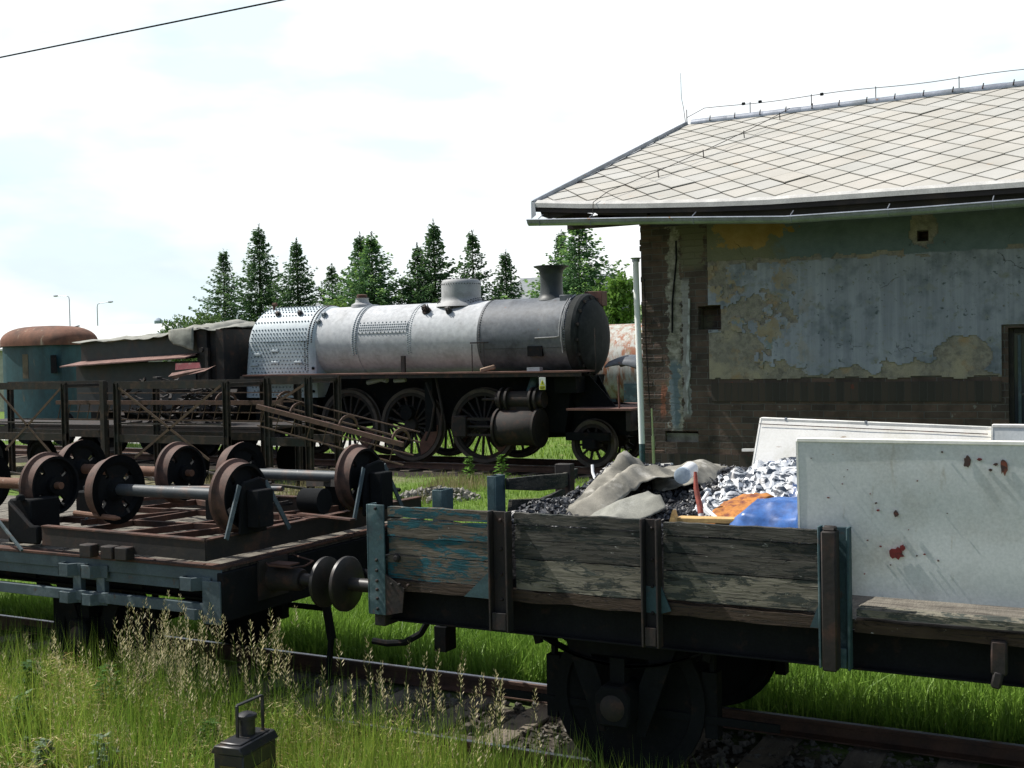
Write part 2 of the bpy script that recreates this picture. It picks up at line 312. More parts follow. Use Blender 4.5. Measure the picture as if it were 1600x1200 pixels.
bp = n.new('ShaderNodeBump'); bp.inputs['Distance'].default_value = .03; bp.inputs['Strength'].default_value = .7; l.new(nmask(n, l, v, 22, 0, 1), bp.inputs['Height']); l.new(bp.outputs[0], b.inputs['Normal'])
g = link('ground', npmesh('ground', V, F4, np.zeros((0, 3), int), m_ground), None, smooth=0); tag(g, 'green grassy railway yard ground rising to a far field', 'ground', kind='structure')
MB().box(-60, -19, 27, 29.6, .15, .225).make('concrete_path', m_conc); tag(bpy.data.objects['concrete_path'], 'pale concrete strip behind the tender and engine', 'path', kind='structure')

# railway tracks
def track(name, label, yc, zt, x0, x1, seed):
    t = thing(name, label, 'railway track', ((x0+x1)/2, yc, zt-.3), kind='structure'); r = random.Random(seed)
    for s in (-1, 1):
        y = yc+s*.7525
        prof = [(y-.065, zt-.14), (y+.065, zt-.14), (y+.065, zt-.128), (y+.009, zt-.11), (y+.009, zt-.04), (y+.034, zt-.03), (y+.034, zt-.004), (y+.026, zt), (y-.026, zt), (y-.034, zt-.004), (y-.034, zt-.03), (y-.009, zt-.04), (y-.009, zt-.11), (y-.065, zt-.128)]
        ra = MB().prism(prof, 'x', x0, x1).make('rail', m_rail, t, smooth=0)
        MB().box(x0, x1, y-.02, y+.02, zt-.002, zt+.0015).make('rail_head', m_railtop, ra, smooth=0)
    k = 0; x = x0+.3
    while x < x1 and k < 95:
        a = r.uniform(-.02, .02); w = .125+r.uniform(-.01, .01)
        MB().prism([(x-w+a, yc-1.27), (x+w+a, yc-1.25), (x+w-a, yc+1.26), (x-w-a, yc+1.28)], 'z', zt-.28, zt-.142+r.uniform(-.006, 0)).make('sleeper', m_sleeper, t, bevel=.01, smooth=0)
        x += .64+r.uniform(-.03, .03); k += 1
    return t
track('railway_track', 'near siding track with timber sleepers under the two wagons', 7.93, 0, -16, 4, 1)
track('railway_track', 'dark shaded track under the steam engine and tender', 23.25, .37, -36, -5.6, 2)
# loose ballast between the near rails
r = random.Random(3); B = MB()
for i in range(2600):
    x = r.uniform(-7.2, -1.0); y = r.uniform(7.3, 8.6) if r.random() < .8 else r.uniform(8.8, 9.4); s = r.uniform(.012, .035); z = -.165+s*.3
    q = Matrix.Rotation(r.uniform(0, 6), 3, (r.random(), r.random(), r.random()+.1)); vs = [q@Vector(p)*s+Vector((x, y, z)) for p in ((1, 0, 0), (-1, .2, 0), (0, 1, .2), (0, -.8, 0), (.1, 0, .8), (0, .1, -.8))]
    B.add(vs, [(0, 2, 4), (2, 1, 4), (1, 3, 4), (3, 0, 4), (2, 0, 5), (1, 2, 5), (3, 1, 5), (0, 3, 5)])
tag(B.make('ballast', mat('oily_ballast_stone', (.14, .13, .115), ((.06, .05, .04), 3, .45, .6), rough=.95, bump=.5), smooth=0), 'loose ballast stones between the near rails', 'ballast', kind='stuff')
# ---------------------------------------------------------------- near wagons
def plank(B, x0, x1, z0, z1, y0, y1, seed, jag=.006, topjag=0, dx=.05):
    r = random.Random(seed); n_ = max(2, int((x1-x0)/dx)); vs = []; fs = []
    for i in range(n_+1):
        t = i/n_; x = x0+(x1-x0)*t
        a = noise.noise(Vector((x*4, seed, 0)))*jag; b_ = noise.noise(Vector((x*5, seed+9, 0)))*jag+noise.noise(Vector((x*14, seed+3, 0)))*topjag; w = noise.noise(Vector((x*2, seed+5, 2)))*.006
        vs += [(x, y0+w, z0+a), (x, y1+w, z0+a), (x, y1+w, z1+b_), (x, y0+w, z1+b_)]
    for i in range(n_):
        for k in range(4): fs.append((i*4+k, (i+1)*4+k, (i+1)*4+(k+1) % 4, i*4+(k+1) % 4))
    fs += [(0, 1, 2, 3), (n_*4+3, n_*4+2, n_*4+1, n_*4)]
    B.add(vs, fs)
def wagon_wheel(parent, x, y, side, R=.5, name='wheel', mt=None):
    # side: +1 outer face towards +y, -1 towards -y
    s = side
    pr = [(.0, -.07), (.09, -.07), (.1, -.03), (.30, .0), (R-.07, -.035), (R-.065, -.06), (R, -.062), (R-.005, .04), (R+.03, .05), (R+.028, .075), (R-.06, .075), (R-.07, .05), (.3, .03), (.12, .06), (0, .06)]
    B = MB().lathe([(a, -h*s) for a, h in pr], (x, y, R), 'y', 32)
    w = B.make(name, mt or m_black, parent)
    return w
def running_gear(t, xc, far=True):
    for y, s in ((7.12, -1), (8.74, 1)):
        wagon_wheel(t, xc, y+.03*s*0, -s)
        yo = y+.19*s
        # axle guard
        B = MB(); B.prism([(xc-.42, .98), (xc-.17, .30), (xc-.11, .30), (xc-.13, .62), (xc-.2, .8), (xc+.2, .8), (xc+.13, .62), (xc+.11, .30), (xc+.17, .30), (xc+.42, .98)], 'y', yo-.008, yo+.008); B.make('axle_guard', m_black, t, bevel=.002)
        B = MB(); B.prism([(xc-.1, .38), (xc+.1, .38), (xc+.12, .46), (xc+.12, .58), (xc+.07, .64), (xc-.07, .64), (xc-.12, .58), (xc-.12, .46)], 'y', yo-.14, yo+.12)
        ab = B.make('axle_box', m_black, t, bevel=.012)
        MB().lathe([(0, .03), (.06, .028), (.085, .01), (.09, -.02), (.09, -.04)] if s > 0 else [(0, -.03), (.06, -.028), (.085, -.01), (.09, .02), (.09, .04)], (xc, yo+.13*s, .5), 'y', 18).make('cover', m_rustd, ab)
        B = MB()
        for k in range(7):
            hl = .56-.07*k; pts = [(xc+hl*u, yo, .73+.011*k*1.3+ .14*(u*hl/.56)**2-.06+.012*(6-k)) for u in (-1, -.6, -.2, .2, .6, 1)]
            for a_, b_ in zip(pts[:-1], pts[1:]): B.bar(a_, b_, .075, .012)
        B.box(xc-.05, xc+.05, yo-.05, yo+.05, .64, .80); B.make('leaf_spring', m_black, t)
        B = MB()
        for q in (-1, 1): B.bar((xc+.58*q, yo, .83), (xc+.62*q, yo, .98), .03, .05); B.box(xc+.62*q-.05, xc+.62*q+.05, yo-.06, yo+.06, .93, 1.0)
        B.each('spring_hanger', m_black, t)
        B = MB()
        for q in (-1, 1): B.prism([(xc+q*.52, .3), (xc+q*.60, .3), (xc+q*.60, .72), (xc+q*.50, .72)] if q > 0 else [(xc+q*.60, .3), (xc+q*.52, .3), (xc+q*.50, .72), (xc+q*.60, .72)], 'y', y-.05, y+.05)
        B.bar((xc-.56, y, .7), (xc-.56, y, 1.0), .03, .05); B.bar((xc+.56, y, .7), (xc+.56, y, 1.0), .03, .05); B.bar((xc-1.0, y+.05*s, .42), (xc+1.0, y+.05*s, .42), .02, .05)
        B.make('brake_rigging', m_black, t)
    MB().tube([(xc, 6.92, .5), (xc, 8.94, .5)], .075, 14).make('axle', m_black, t)
m_buf = mat('greasy_buffer_steel', (.022, .02, .018), ((.06, .04, .03), 6, .55, .7), rough=.45, bump=.15)
def buffer(t, xh, y, d, z=1.08, R=.2, L=.53, conv=False):
    # xh headstock face, d direction (+1 right)
    B = MB(); B.box(min(xh, xh+.02*d), max(xh, xh+.02*d), y-.17, y+.17, z-.15, z+.15)
    B.lathe([(0.115, 0), (.11, .04*d), (.095, .1*d), (.085, .28*d), (.075, .3*d), (.05, .3*d)], (xh, y, z), 'x', 20); b0 = B.make('buffer', m_rustd, t)
    MB().lathe([(.05, .28*d), (.05, (L-.05)*d), (.12, (L-.035)*d), (R*.95, (L-.028)*d), (R, (L-.018)*d), (R, (L+.006)*d), (R*.85, (L+.02)*d), (R*.5, (L+.034)*d), (0, (L+.04)*d)], (xh, y, z), 'x', 36).make('buffer_head', m_buf, b0)

gon = thing('gondola_wagon', 'low sided gondola wagon with peeling teal and grey planks, loaded with junk', 'wagon', (-2, 7.93, 0), group='two wagons coupled on the near track')
XL, XR = -4.6, 3.2; YN, YF = 6.52, 9.34
# frame
B = MB()
for y0 in (6.66, 9.08): B.box(XL+.06, XR, y0, y0+.012, .96, 1.18); B.box(XL+.06, XR, y0-.045, y0+.055, .96, .972); B.box(XL+.06, XR, y0-.045, y0+.055, 1.168, 1.18)
for x in (-3.4, -2.2, -1.0, .4, 1.8): B.box(x, x+.1, 6.72, 9.06, .98, 1.16)
for y in (7.5, 8.3): B.box(XL+.06, XR, y, y+.08, 1.0, 1.16)
B.make('underframe', m_black, gon, bevel=.003)
MB().box(XL, XL+.09, 6.56, 9.3, .93, 1.19).make('headstock', m_rustd, gon, bevel=.006)
MB().box(XL+.1, XR, 6.66, 9.2, 1.185, 1.235).make('floor', m_deck, gon)
B = MB(); plank(B, XL+.1, -1.58, 1.19, 1.262, YN+.02, YN+.1, 77, .012, .006); plank(B, -1.38, XR, 1.19, 1.255, YN+.02, YN+.1, 78, .006); B.make('sill', m_woodbrown, gon)
# near side boards by bay
def bay(x0, x1, rows, mt, seed, name='side_board'):
    B = MB()
    for i, (z0, z1) in enumerate(rows): plank(B, x0+random.Random(seed+i).uniform(0, .012), x1, z0, z1, YN+.025+.004*(i % 2), YN+.065, seed+i*3, .007, .007 if i == len(rows)-1 else .002)
    return B.make(name, mt, gon)
bay(-4.47, -3.64, [(1.270, 1.425), (1.431, 1.545), (1.550, 1.668)], m_woodteal, 1); bay(-4.47, -3.64, [(1.682, 1.752)], m_woodteal, 10, 'top_board')
bay(-3.50, -2.60, [(1.268, 1.462)], m_woodpale, 20); bay(-3.50, -2.60, [(1.468, 1.58), (1.583, 1.675)], m_woodgrey, 25); bay(-3.50, -2.60, [(1.684, 1.752)], m_woodgrey, 28, 'top_board')
bay(-2.50, -1.54, [(1.285, 1.455)], m_woodpale, 30); bay(-2.50, -1.54, [(1.462, 1.56), (1.564, 1.66)], m_woodgrey, 33); bay(-2.50, -1.54, [(1.668, 1.742)], m_woodgrey, 37, 'top_board')
# posts
def upost(x0, x1, z0, z1, m_, round_=False):
    B = MB(); y0 = YN-.055
    B.box(x0, x0+.014, y0, YN+.02, z0, z1); B.box(x1-.014, x1, y0, YN+.02, z0, z1); B.box(x0+.014, x1-.014, YN-.002, YN+.012, z0, z1-.004)
    B.prism([(x0+.02, z0+.01), (x1-.02, z0+.01), (x1-.02, z0+.12), (x0+.02, z0+.12)], 'y', y0+.005, y0+.017)
    for z in (z0+.05, z0+.2, z0+.36, z0+.52, z1-.06):
        B.stud(((x0+x1)/2, YN-.001, z), (0, -1, 0), .014, .012)
    return B.make('side_post', m_, gon, bevel=.003)
upost(-3.65, -3.51, 1.0, 1.765, m_rustd); upost(-2.61, -2.50, 1.0, 1.765, m_rustd); upost(-1.56, -1.39, .99, 1.775, m_tealst)
B = MB(); B.box(-1.52, -1.44, YN-.15, YN-.05, 1.0, 1.765); B.prism([(YN-.14, 1.765), (YN-.06, 1.765), (YN-.08, 1.79), (YN-.12, 1.79)], 'x', -1.515, -1.445); B.make('stanchion', m_rustd, gon, bevel=.008)
# corner post
B = MB(); B.box(XL, XL+.13, YN-.012, YN+.002, 1.02, 1.765); B.box(XL-.012, XL, YN-.012, YN+.1, 1.02, 1.765); B.make('corner_post', m_tealst, gon, bevel=.003)
B = MB()
for z in (1.06, 1.13, 1.19, 1.25, 1.32, 1.39, 1.74): B.stud((XL+.065, YN-.013, z), (0, -1, 0), .013, .011)
for x in (-4.42, -4.36, -4.29): B.stud((x, YN-.006, 1.235), (0, -1, 0), .013, .011)
B.stud((-4.39, YN+.015, 1.41), (0, -1, 0), .03, .02, 10); B.each('bolt', m_rustd, gon, smooth=0)
MB().prism([(-4.47, 1.30), (-4.32, 1.21), (-4.34, 1.05), (-4.47, 1.02)], 'y', YN-.01, YN+.0).make('gusset_plate', m_rustd, gon)
B = MB()
B.prism([(-3.86, 1.195), (-3.66, 1.195), (-3.66, 1.38)], 'y', YN-.004, YN+.004); B.prism([(-2.6, 1.36), (-2.5, 1.36), (-2.44, 1.22), (-2.5, 1.2), (-2.6, 1.2)], 'y', YN-.005, YN+.004); B.prism([(-1.62, 1.2), (-1.56, 1.2), (-1.56, 1.36)], 'y', YN-.004, YN+.004)
B.each('bracket_plate', m_tealst, gon)
# end wall: posts and the surviving boards
for y0, y1, zt in ((7.33, 7.5, 1.77), (8.16, 8.32, 1.79)):
    B = MB(); B.box(XL+.0, XL+.07, y0, y0+.014, 1.19, zt); B.box(XL+.0, XL+.07, y1-.014, y1, 1.19, zt); B.box(XL+.07, XL+.082, y0, y1, 1.19, zt); B.box(XL-.006, XL+.004, y0+.014, y1-.014, 1.19, zt); B.make('end_post', m_tealst, gon, bevel=.003)
def endboard(pts, mt=None):
    B = MB(); B.prism(pts, 'x', XL+.09, XL+.13); B.make('end_board', mt or m_woodgrey, gon, bevel=.004, smooth=0)
endboard([(8.3, 1.67), (8.85, 1.6), (9.32, 1.57), (9.6, 1.64), (9.62, 1.72), (9.35, 1.7), (8.9, 1.73), (8.3, 1.76)])
endboard([(8.3, 1.40), (9.3, 1.26), (9.34, 1.56), (8.9, 1.53), (8.35, 1.585)])
endboard([(6.55, 1.24), (8.2, 1.24), (8.2, 1.40), (6.55, 1.42)])
MB().box(XL, XL+.15, 9.4, 9.5, 1.0, 1.775).make('corner_post', m_rustd, gon, bevel=.006)
B = MB(); plank(B, XL+.1, XR, 1.24, 1.42, 9.28, 9.33, 55, .01, .006); plank(B, -3.2, XR, 1.43, 1.60, 9.28, 9.33, 56, .01, .01); B.make('far_side_board', m_woodgrey, gon)
for x in (-3.6, -2.55, -1.5, -.4, .7):
    MB().box(x, x+.1, 9.33, 9.4, 1.0, 1.72).make('far_side_post', m_rustd, gon, bevel=.004)
buffer(gon, XL, 7.06, -1, R=.205, L=.60); buffer(gon, XL, 8.81, -1, R=.205, L=.60)
running_gear(gon, -2.95); running_gear(gon, 2.0)
# hanging hook bracket at right, hoses, coupling
B = MB(); B.box(-.68, -.60, 6.50, 6.56, 1.04, 1.22); B.bar((-.64, 6.53, 1.06), (-.66, 6.53, .97), .07, .05); B.make('step_bracket', m_rustd, gon, bevel=.01)
B = MB(); B.prism([(-4.0, .98), (-3.55, .98), (-3.45, .86), (-3.3, .80), (-3.3, .74), (-3.5, .76), (-3.62, .62), (-3.8, .6), (-3.84, .75), (-4.0, .9)], 'y', 8.3, 8.5); B.make('brake_cylinder_bracket', m_black, gon, bevel=.01)
B = MB(); pts = []
for k in range(11):
    a = PI*(.95+.75*k/10); pts.append((-3.65+.32*math.cos(a)+.1, 7.6, 1.0+.33*math.sin(a)*.95))
B.tube(pts, .022, 8); B.make('brake_hose', m_black, gon)
B = MB(); B.box(XL-.18, XL, 7.88, 7.96, 1.0, 1.08); B.tube([(XL-.16, 7.92, 1.05), (XL-.24, 7.92, 1.0), (XL-.22, 7.92, .93), (XL-.13, 7.92, .94)], .025, 8)
for k in (-1, 1): B.tube([(XL-.2, 7.92+.03*k, .96), (XL-.27, 7.92+.05*k, .80), (XL-.28, 7.92+.05*k, .6)], .016, 6)
B.box(XL-.33, XL-.22, 7.84, 8.0, .42, .62); B.make('coupling', m_black, gon, bevel=.004)
B = MB(); pts = [(XL-.02, 7.45, .98), (XL-.1, 7.45, .9), (XL-.12, 7.45, .78), (XL-.2, 7.45, .66), (XL-.34, 7.44, .58), (XL-.5, 7.43, .56), (XL-.62, 7.42, .57)]
B.tube(pts, .026, 8); B.make('brake_hose', m_black, gon)

# ---- flat wagon
flat = thing('flat_wagon', 'flat wagon with blue-grey side rails carrying rusty wheelsets', 'wagon', (-9, 7.93, 0), group='two wagons coupled on the near track')
FX0, FX1 = -13.5, -5.93; fy = 6.53
B = MB(); r = random.Random(8); x = FX0
while x < FX1-.06:
    w = r.uniform(.13, .17); B.box(x, min(x+w-.006, FX1-.05), fy+.06, 9.3, 1.19, 1.232+r.uniform(-.004, .004)); x += w
B.make('deck', m_deck, flat, bevel=.004, smooth=0)
B = MB(); plank(B, FX0, FX1, 1.225, 1.243, fy-.01, fy+.11, 91, .004, 0, .2)
B.box(FX1-.1, FX1+.002, fy+.11, 9.31, 1.226, 1.244); 
for k in range(14): B.stud((FX1-.2-.5*k, fy+.04, 1.243), (0, 0, 1), .014, .008)
B.make('deck_edge_plate', m_rust, flat)
B = MB(); B.box(FX0, FX1, fy, fy+.012, 1.13, 1.222); B.box(FX0, FX1-.25, fy+.016, fy+.03, 1.05, 1.15); B.make('side_rail', m_bluest, flat, bevel=.003)
B = MB(); B.box(FX0, FX1-.0, fy-.03, fy+.0, .885, .965); B.box(FX0, FX1, fy+.0, fy+.06, .945, .955); B.make('lower_rail', m_bluest, flat, bevel=.003)
def bracket(x, z, w=.2, h=.1):
    B = MB(); B.box(x, x+w*.55, fy-.075, fy-.062, z, z+h); B.box(x, x+.012, fy-.075, fy, z, z+h); B.prism([(x+w*.55, fy-.075), (x+w*.8, fy-.015), (x+w*1.15, fy-.015), (x+w*1.15, fy-.003), (x+w*.77, fy-.003), (x+w*.52, fy-.062)], 'z', z, z+h); B.make('stake_pocket', m_bluest, flat, bevel=.003)
for x in (-7.56, -7.31): bracket(x, 1.08); bracket(x, .865, .19, .09)
bracket(-6.28, 1.06, .22, .1); bracket(-6.24, .85, .2, .08)
for x in (-7.48, -7.22): MB().box(x, x+.09, fy-.0, fy+.05, .90, 1.13).make('side_upright', m_bluest, flat, bevel=.003)
MB().box(-6.09, FX1+.015, fy-.035, fy-.02, .82, 1.14).make('end_upright', m_bluest, flat, bevel=.003)
B = MB()
for y0 in (6.9, 8.9): B.box(FX0, FX1-.02, y0, y0+.02, .9, 1.18); B.box(FX0, FX1-.02, y0-.05, y0+.07, .9, .915)
for x in (-12, -10.6, -9.2, -7.8, -6.5): B.box(x, x+.1, 6.92, 8.9, .95, 1.15)
B.make('underframe', m_black, flat)
MB().box(FX1-.03, FX1+.03, fy-.02, 9.33, .84, 1.2).make('headstock', m_black, flat, bevel=.006)
buffer(flat, FX1+.03, 7.06, 1, R=.19, L=.52); buffer(flat, FX1+.03, 8.81, 1, R=.19, L=.52)
running_gear(flat, -7.75); running_gear(flat, -12.2)
B = MB(); B.box(FX1+.03, FX1+.2, 7.88, 7.96, 1.0, 1.08); B.tube([(FX1+.15, 7.92, 1.02), (FX1+.3, 7.92, .99), (FX1+.36, 7.92, .93), (FX1+.3, 7.92, .9)], .025, 8); B.make('coupling_hook', m_black, flat)
B = MB(); B.tube([(FX1+.02, 7.0, 1.2), (FX1+.18, 6.85, 1.215), (FX1+.36, 6.9, 1.2), (FX1+.4, 7.0, 1.2), (FX1+.36, 7.15, 1.21), (FX1+.04, 7.3, 1.215)], .008, 6); B.box(FX1+.1, FX1+.3, 6.93, 7.06, 1.2, 1.212); B.make('shunter_step', m_rust, flat)
B = MB(); B.bar((FX1+.25, 7.4, 1.0), (FX1+.33, 7.4, .55), .05, .05); B.bar((FX1+.33, 7.4, .6), (FX1+.28, 7.4, .2), .035, .035); B.make('hose_hanger', m_black, flat)

# ---- upturned bogie frame and wheelsets on the flat wagon
bog = thing('bogie_frame', 'rusty upturned steel frame lying across the flat wagon deck', 'frame', (-7.4, 7.6, 1.24))
Z0, Z1 = 1.29, 1.44
B = MB()
def chan(p, q, h=Z1-Z0, d=1):
    p = Vector(p); q = Vector(q); B.bar(p, q, .012, h); dd = (q-p).normalized(); s = Vector((-dd.y, dd.x, 0))*.03*d
    B.bar(p+s-Vector((0, 0, h/2-.006)), q+s-Vector((0, 0, h/2-.006)), .06, .012); BT.bar(p+s*.7+Vector((0, 0, h/2+.004)), q+s*.7+Vector((0, 0, h/2+.004)), .07, .012)
zc = (Z0+Z1)/2; BT = MB()
chan((-7.85, 6.56, zc), (-6.02, 6.47, zc)); chan((-6.02, 6.47, zc), (-5.93, 9.25, zc)); chan((-9.6, 8.75, zc), (-5.95, 8.9, zc)); chan((-9.6, 6.75, zc), (-8.2, 6.66, zc))
B.make('outer_frame', m_rustd, bog, bevel=.002); BT.each('top_flange', m_rust, bog)
B = MB()
for a, b_ in (((-7.05, 6.55), (-6.25, 8.85)), ((-6.65, 6.5), (-6.0, 8.2)), ((-7.5, 6.6), (-7.3, 8.85)), ((-8.3, 6.7), (-7.9, 8.8)), ((-8.6, 8.7), (-6.0, 7.7)), ((-8.2, 7.1), (-6.1, 7.25)), ((-8.4, 7.8), (-6.1, 7.9)), ((-7.9, 7.0), (-7.2, 8.3))):
    B.bar((*a, Z1-.03), (*b_, Z1-.03), .035, .05)
B.each('cross_member', m_rust, bog, bevel=.002)
B = MB(); B.tube([(-7.72, 6.78, 1.53), (-7.2, 6.72, 1.52), (-7.14, 6.72, 1.52)], [.022, .022, .008], 8); B.make('brake_rod', m_axler, bog)
B = MB()
for (x, y) in ((-6.9, 6.52), (-7.28, 6.52), (-7.05, 6.52)): B.box(x, x+.13, y-.1, y-.01, 1.25, 1.35)
B.each('spring_block', m_rustd, bog, bevel=.008)
def pedestal(x, y, w=.30, h=.42):
    B = MB(); B.prism([(y-w/2, Z1), (y+w/2, Z1), (y+w/2, Z1+h*.95), (y+w*.3, Z1+h), (y-w*.32, Z1+h*.94), (y-w*.42, Z1+h*.86)], 'x', x, x+.04); B.box(x+.04, x+.16, y-.09, y+.09, Z1+.05, Z1+h*.8); p = B.make('pedestal', m_black, bog, bevel=.01)
    B = MB(); B.bar((x+.03, y-w/2, Z1+h*.9), (x+.06, y-w/2-.19, Z1), .04, .012, (1, 0, 0)); B.bar((x+.03, y+w/2, Z1+h*.9), (x+.06, y+w/2+.24, Z1-.02), .04, .012, (1, 0, 0)); B.each('stay', m_bluest, p)
    B = MB(); B.lathe([(.0, -.12), (.075, -.12), (.08, -.02), (.05, .0)], (x-.0, y, Z1+.17), 'x', 14); B.make('axle_box', m_black, p)
pedestal(-5.98, 6.92); pedestal(-5.7, 8.13, .3, .45)
B = MB(); B.box(-8.32, -8.05, 6.62, 6.92, Z0, Z1+.2); B.prism([(-8.25, Z1+.2), (-7.98, Z1), (-7.9, Z1), (-7.9, Z0), (-8.25, Z0)], 'y', 6.55, 6.6); B.stud((-8.15, 6.6, Z1+.2), (0, 0, 1), .04, .05, 8); B.make('spring_buckle', m_black, bog, bevel=.012)
B = MB(); B.bar((-8.55, 6.6, 1.56), (-8.0, 6.48, 1.25), .02, .02); B.bar((-7.85, 7.0, Z1), (-7.55, 7.3, 1.7), .04, .012); B.each('stay', m_bluest, bog)
B = MB(); B.lathe([(.0, -.1), (.1, -.1), (.105, .1), (0, .1)], (-6.55, 7.35, Z1+.03), 'x', 16); B.lathe([(.0, -.09), (.1, -.09), (.105, .12), (0, .12)], (-5.95, 7.65, Z1+.16), 'x', 16); B.each('spring_drum', m_black, bog)

wheel_prof = [(0, -.06), (.07, -.06), (.075, -.02), (.11, -.012), (.2, .0), (.222, -.015), (.228, -.055), (.25, -.058), (.256, .03), (.262, .035), (.283, .042), (.284, .066), (.225, .068), (.2, .03), (.1, .02), (.07, .07), (0, .07)]
def wheelset(xl, xr, y, z, label, am, lw=True, rw=True):
    t = thing('wheelset', label, 'wheelset', ((xl+xr)/2, y, z-.28), group='rusty wheelsets on the flat wagon')
    MB().tube([(xl-.12, y, z), (xl, y, z), (xl+.001, y, z), (xr-.001, y, z), (xr, y, z), (xr+.12, y, z)], [.03, .03, .048, .048, .03, .03], 16).make('axle', am, t)
    for x, s, on in ((xl, -1, lw), (xr, 1, rw)):
        if not on: continue
        # flange towards the middle of the set
        w = MB(); w.lathe([(a, h*-s) for a, h in wheel_prof[8:13]], (x, y, z), 'x', 48); tr = w
        h0 = MB(); prof = [(a, h*-s) for a, h in wheel_prof[:9]]+[(a, h*-s) for a, h in wheel_prof[12:]]
        disc = MB()
        disc.lathe([(0, -.06*-s), (.07, -.06*-s), (.075, -.02*-s), (.11, -.012*-s), (.125, -.008*-s)], (x, y, z), 'x', 48)
        disc.lathe([(.2, .0), (.222, -.015*-s), (.228, -.055*-s), (.25, -.058*-s)], (x, y, z), 'x', 48)
        disc.lathe([(.284, .066*-s), (.225, .068*-s), (.2, .03*-s)], (x, y, z), 'x', 48); disc.lathe([(.125, .022*-s), (.1, .025*-s), (.07, .07*-s), (0, .07*-s)], (x, y, z), 'x', 48)
        N = 48; holes = {4, 5, 16, 17, 28, 29, 40, 41}
        for k in range(N):
            if k in holes: continue
            a0 = 2*PI*k/N; a1 = 2*PI*(k+1)/N
            P = lambda a, rr, h: (x+h*-s, y+rr*math.cos(a), z+rr*math.sin(a))
            disc.add([P(a0, .125, -.008), P(a1, .125, -.008), P(a1, .2, 0), P(a0, .2, 0), P(a0, .125, .022), P(a1, .125, .022), P(a1, .2, .03), P(a0, .2, .03)], [(0, 1, 2, 3), (4, 7, 6, 5), (0, 4, 5, 1), (3, 2, 6, 7), (0, 3, 7, 4), (1, 5, 6, 2)])
        tr.lathe([(.25, -.058*-s), (.256, .03*-s)], (x, y, z), 'x', 48)
        d = disc.make('wheel', m_black, t, smooth=35); tr.make('tread', m_tread, d, smooth=35)
    return t
wheelset(-7.42, -6.07, 6.92, 1.72, 'nearest wheelset with thick grey axle, behind the blue-grey deck edge', m_axle)
wheelset(-8.95-.2, -8.22, 6.98, 1.72, 'wheelset at the left edge of the photo with only its right wheel in view', m_axler)
wheelset(-9.05, -7.72, 8.02, 1.74, 'wheelset with orange rusty axle, second row at the left end', m_axler)
wheelset(-7.13, -5.80, 8.12, 1.745, 'wheelset with pale shiny axle nearest to the gondola wagon', m_axle)
sh = MB().tube([(-7.95, 7.75, 1.62), (-6.3, 7.7, 1.68)], .022, 10).make('brake_shaft', m_axle, bog)
r = random.Random(17)
for i in range(9):
    x = -8.9+i*.37; y = r.uniform(6.9, 9.0); L = r.uniform(.35, .9); a = r.uniform(-.6, .6); z = 1.47+r.uniform(0, .08)
    B = MB(); p = Vector((x, y, z)); q = p+Vector((L*math.cos(a), L*math.sin(a), r.uniform(-.02, .06)))
    (B.tube([p, p.lerp(q, .5)+Vector((0, 0, .03)), q], r.uniform(.012, .028), 8) if i % 2 else B.bar(p, q, r.uniform(.03, .07), r.uniform(.01, .03)))
    B.make('brake_lever' if i % 2 else 'link_plate', (m_rustd, m_black, m_rust)[i % 3], bog)
for (x, y) in ((-7.0, 7.7), (-8.35, 7.5), (-6.4, 8.6)):
    B = MB(); B.box(x-.1, x+.1, y-.07, y+.07, Z1-.05, Z1+.17); B.lathe([(0, 0), (.05, 0), (.05, .05), (0, .05)], (x, y, Z1+.17), 'z', 12); B.make('bearing_block', m_black, bog, bevel=.012)
B = MB(); B.bar((-7.2, 8.6, 1.72), (-5.95, 8.5, 1.62), .07, .05); B.bar((-6.6, 8.45, 1.64), (-5.9, 8.0, 1.71), .07, .06); B.make('timber_batten', m_rustd, bog)
# ---------------------------------------------------------------- brick building
bld = thing('brick_building', 'old brick goods shed with flaking blue-grey plaster and a diamond slate roof', 'building', (-1, 17, -.1))
m_brick, n, l, b = newmat('sooty_brickwork'); t = n.new('ShaderNodeTexCoord'); sp = n.new('ShaderNodeSeparateXYZ'); l.new(t.outputs['Object'], sp.inputs[0])
cb = n.new('ShaderNodeCombineXYZ'); l.new(math_(n, l, 'ADD', sp.outputs[0], sp.outputs[1]), cb.inputs[0]); l.new(sp.outputs[2], cb.inputs[1])
def bricktex(n, l, vec, w, h, c1, c2, mo):
    br = n.new('ShaderNodeTexBrick'); l.new(vec, br.inputs['Vector']); br.inputs['Scale'].default_value = 1; br.inputs['Brick Width'].default_value = w; br.inputs['Row Height'].default_value = h
    br.inputs['Mortar Size'].default_value = .006; br.inputs['Mortar Smooth'].default_value = .3; br.inputs['Color1'].default_value = c4(c1); br.inputs['Color2'].default_value = c4(c2); br.inputs['Mortar'].default_value = c4(mo); br.inputs['Bias'].default_value = -.1; return br
v = t.outputs['Object']; dz = n.new('ShaderNodeTexNoise'); dz.inputs['Scale'].default_value = 5; l.new(v, dz.inputs['Vector'])
vd = n.new('ShaderNodeVectorMath'); vd.operation = 'MULTIPLY_ADD'; vd.inputs[1].default_value = (.02, .02, 0); l.new(dz.outputs['Color'], vd.inputs[0]); l.new(cb.outputs[0], vd.inputs[2])
br = bricktex(n, l, vd.outputs[0], .285, .079, (.07, .052, .042), (.14, .09, .066), (.13, .12, .105))
c = mixc(n, l, nmask(n, l, v, 3.2, .45, .72), br.outputs['Color'], mixc(n, l, 1, br.outputs['Color'], (.35, .35, .35), 'MULTIPLY'))
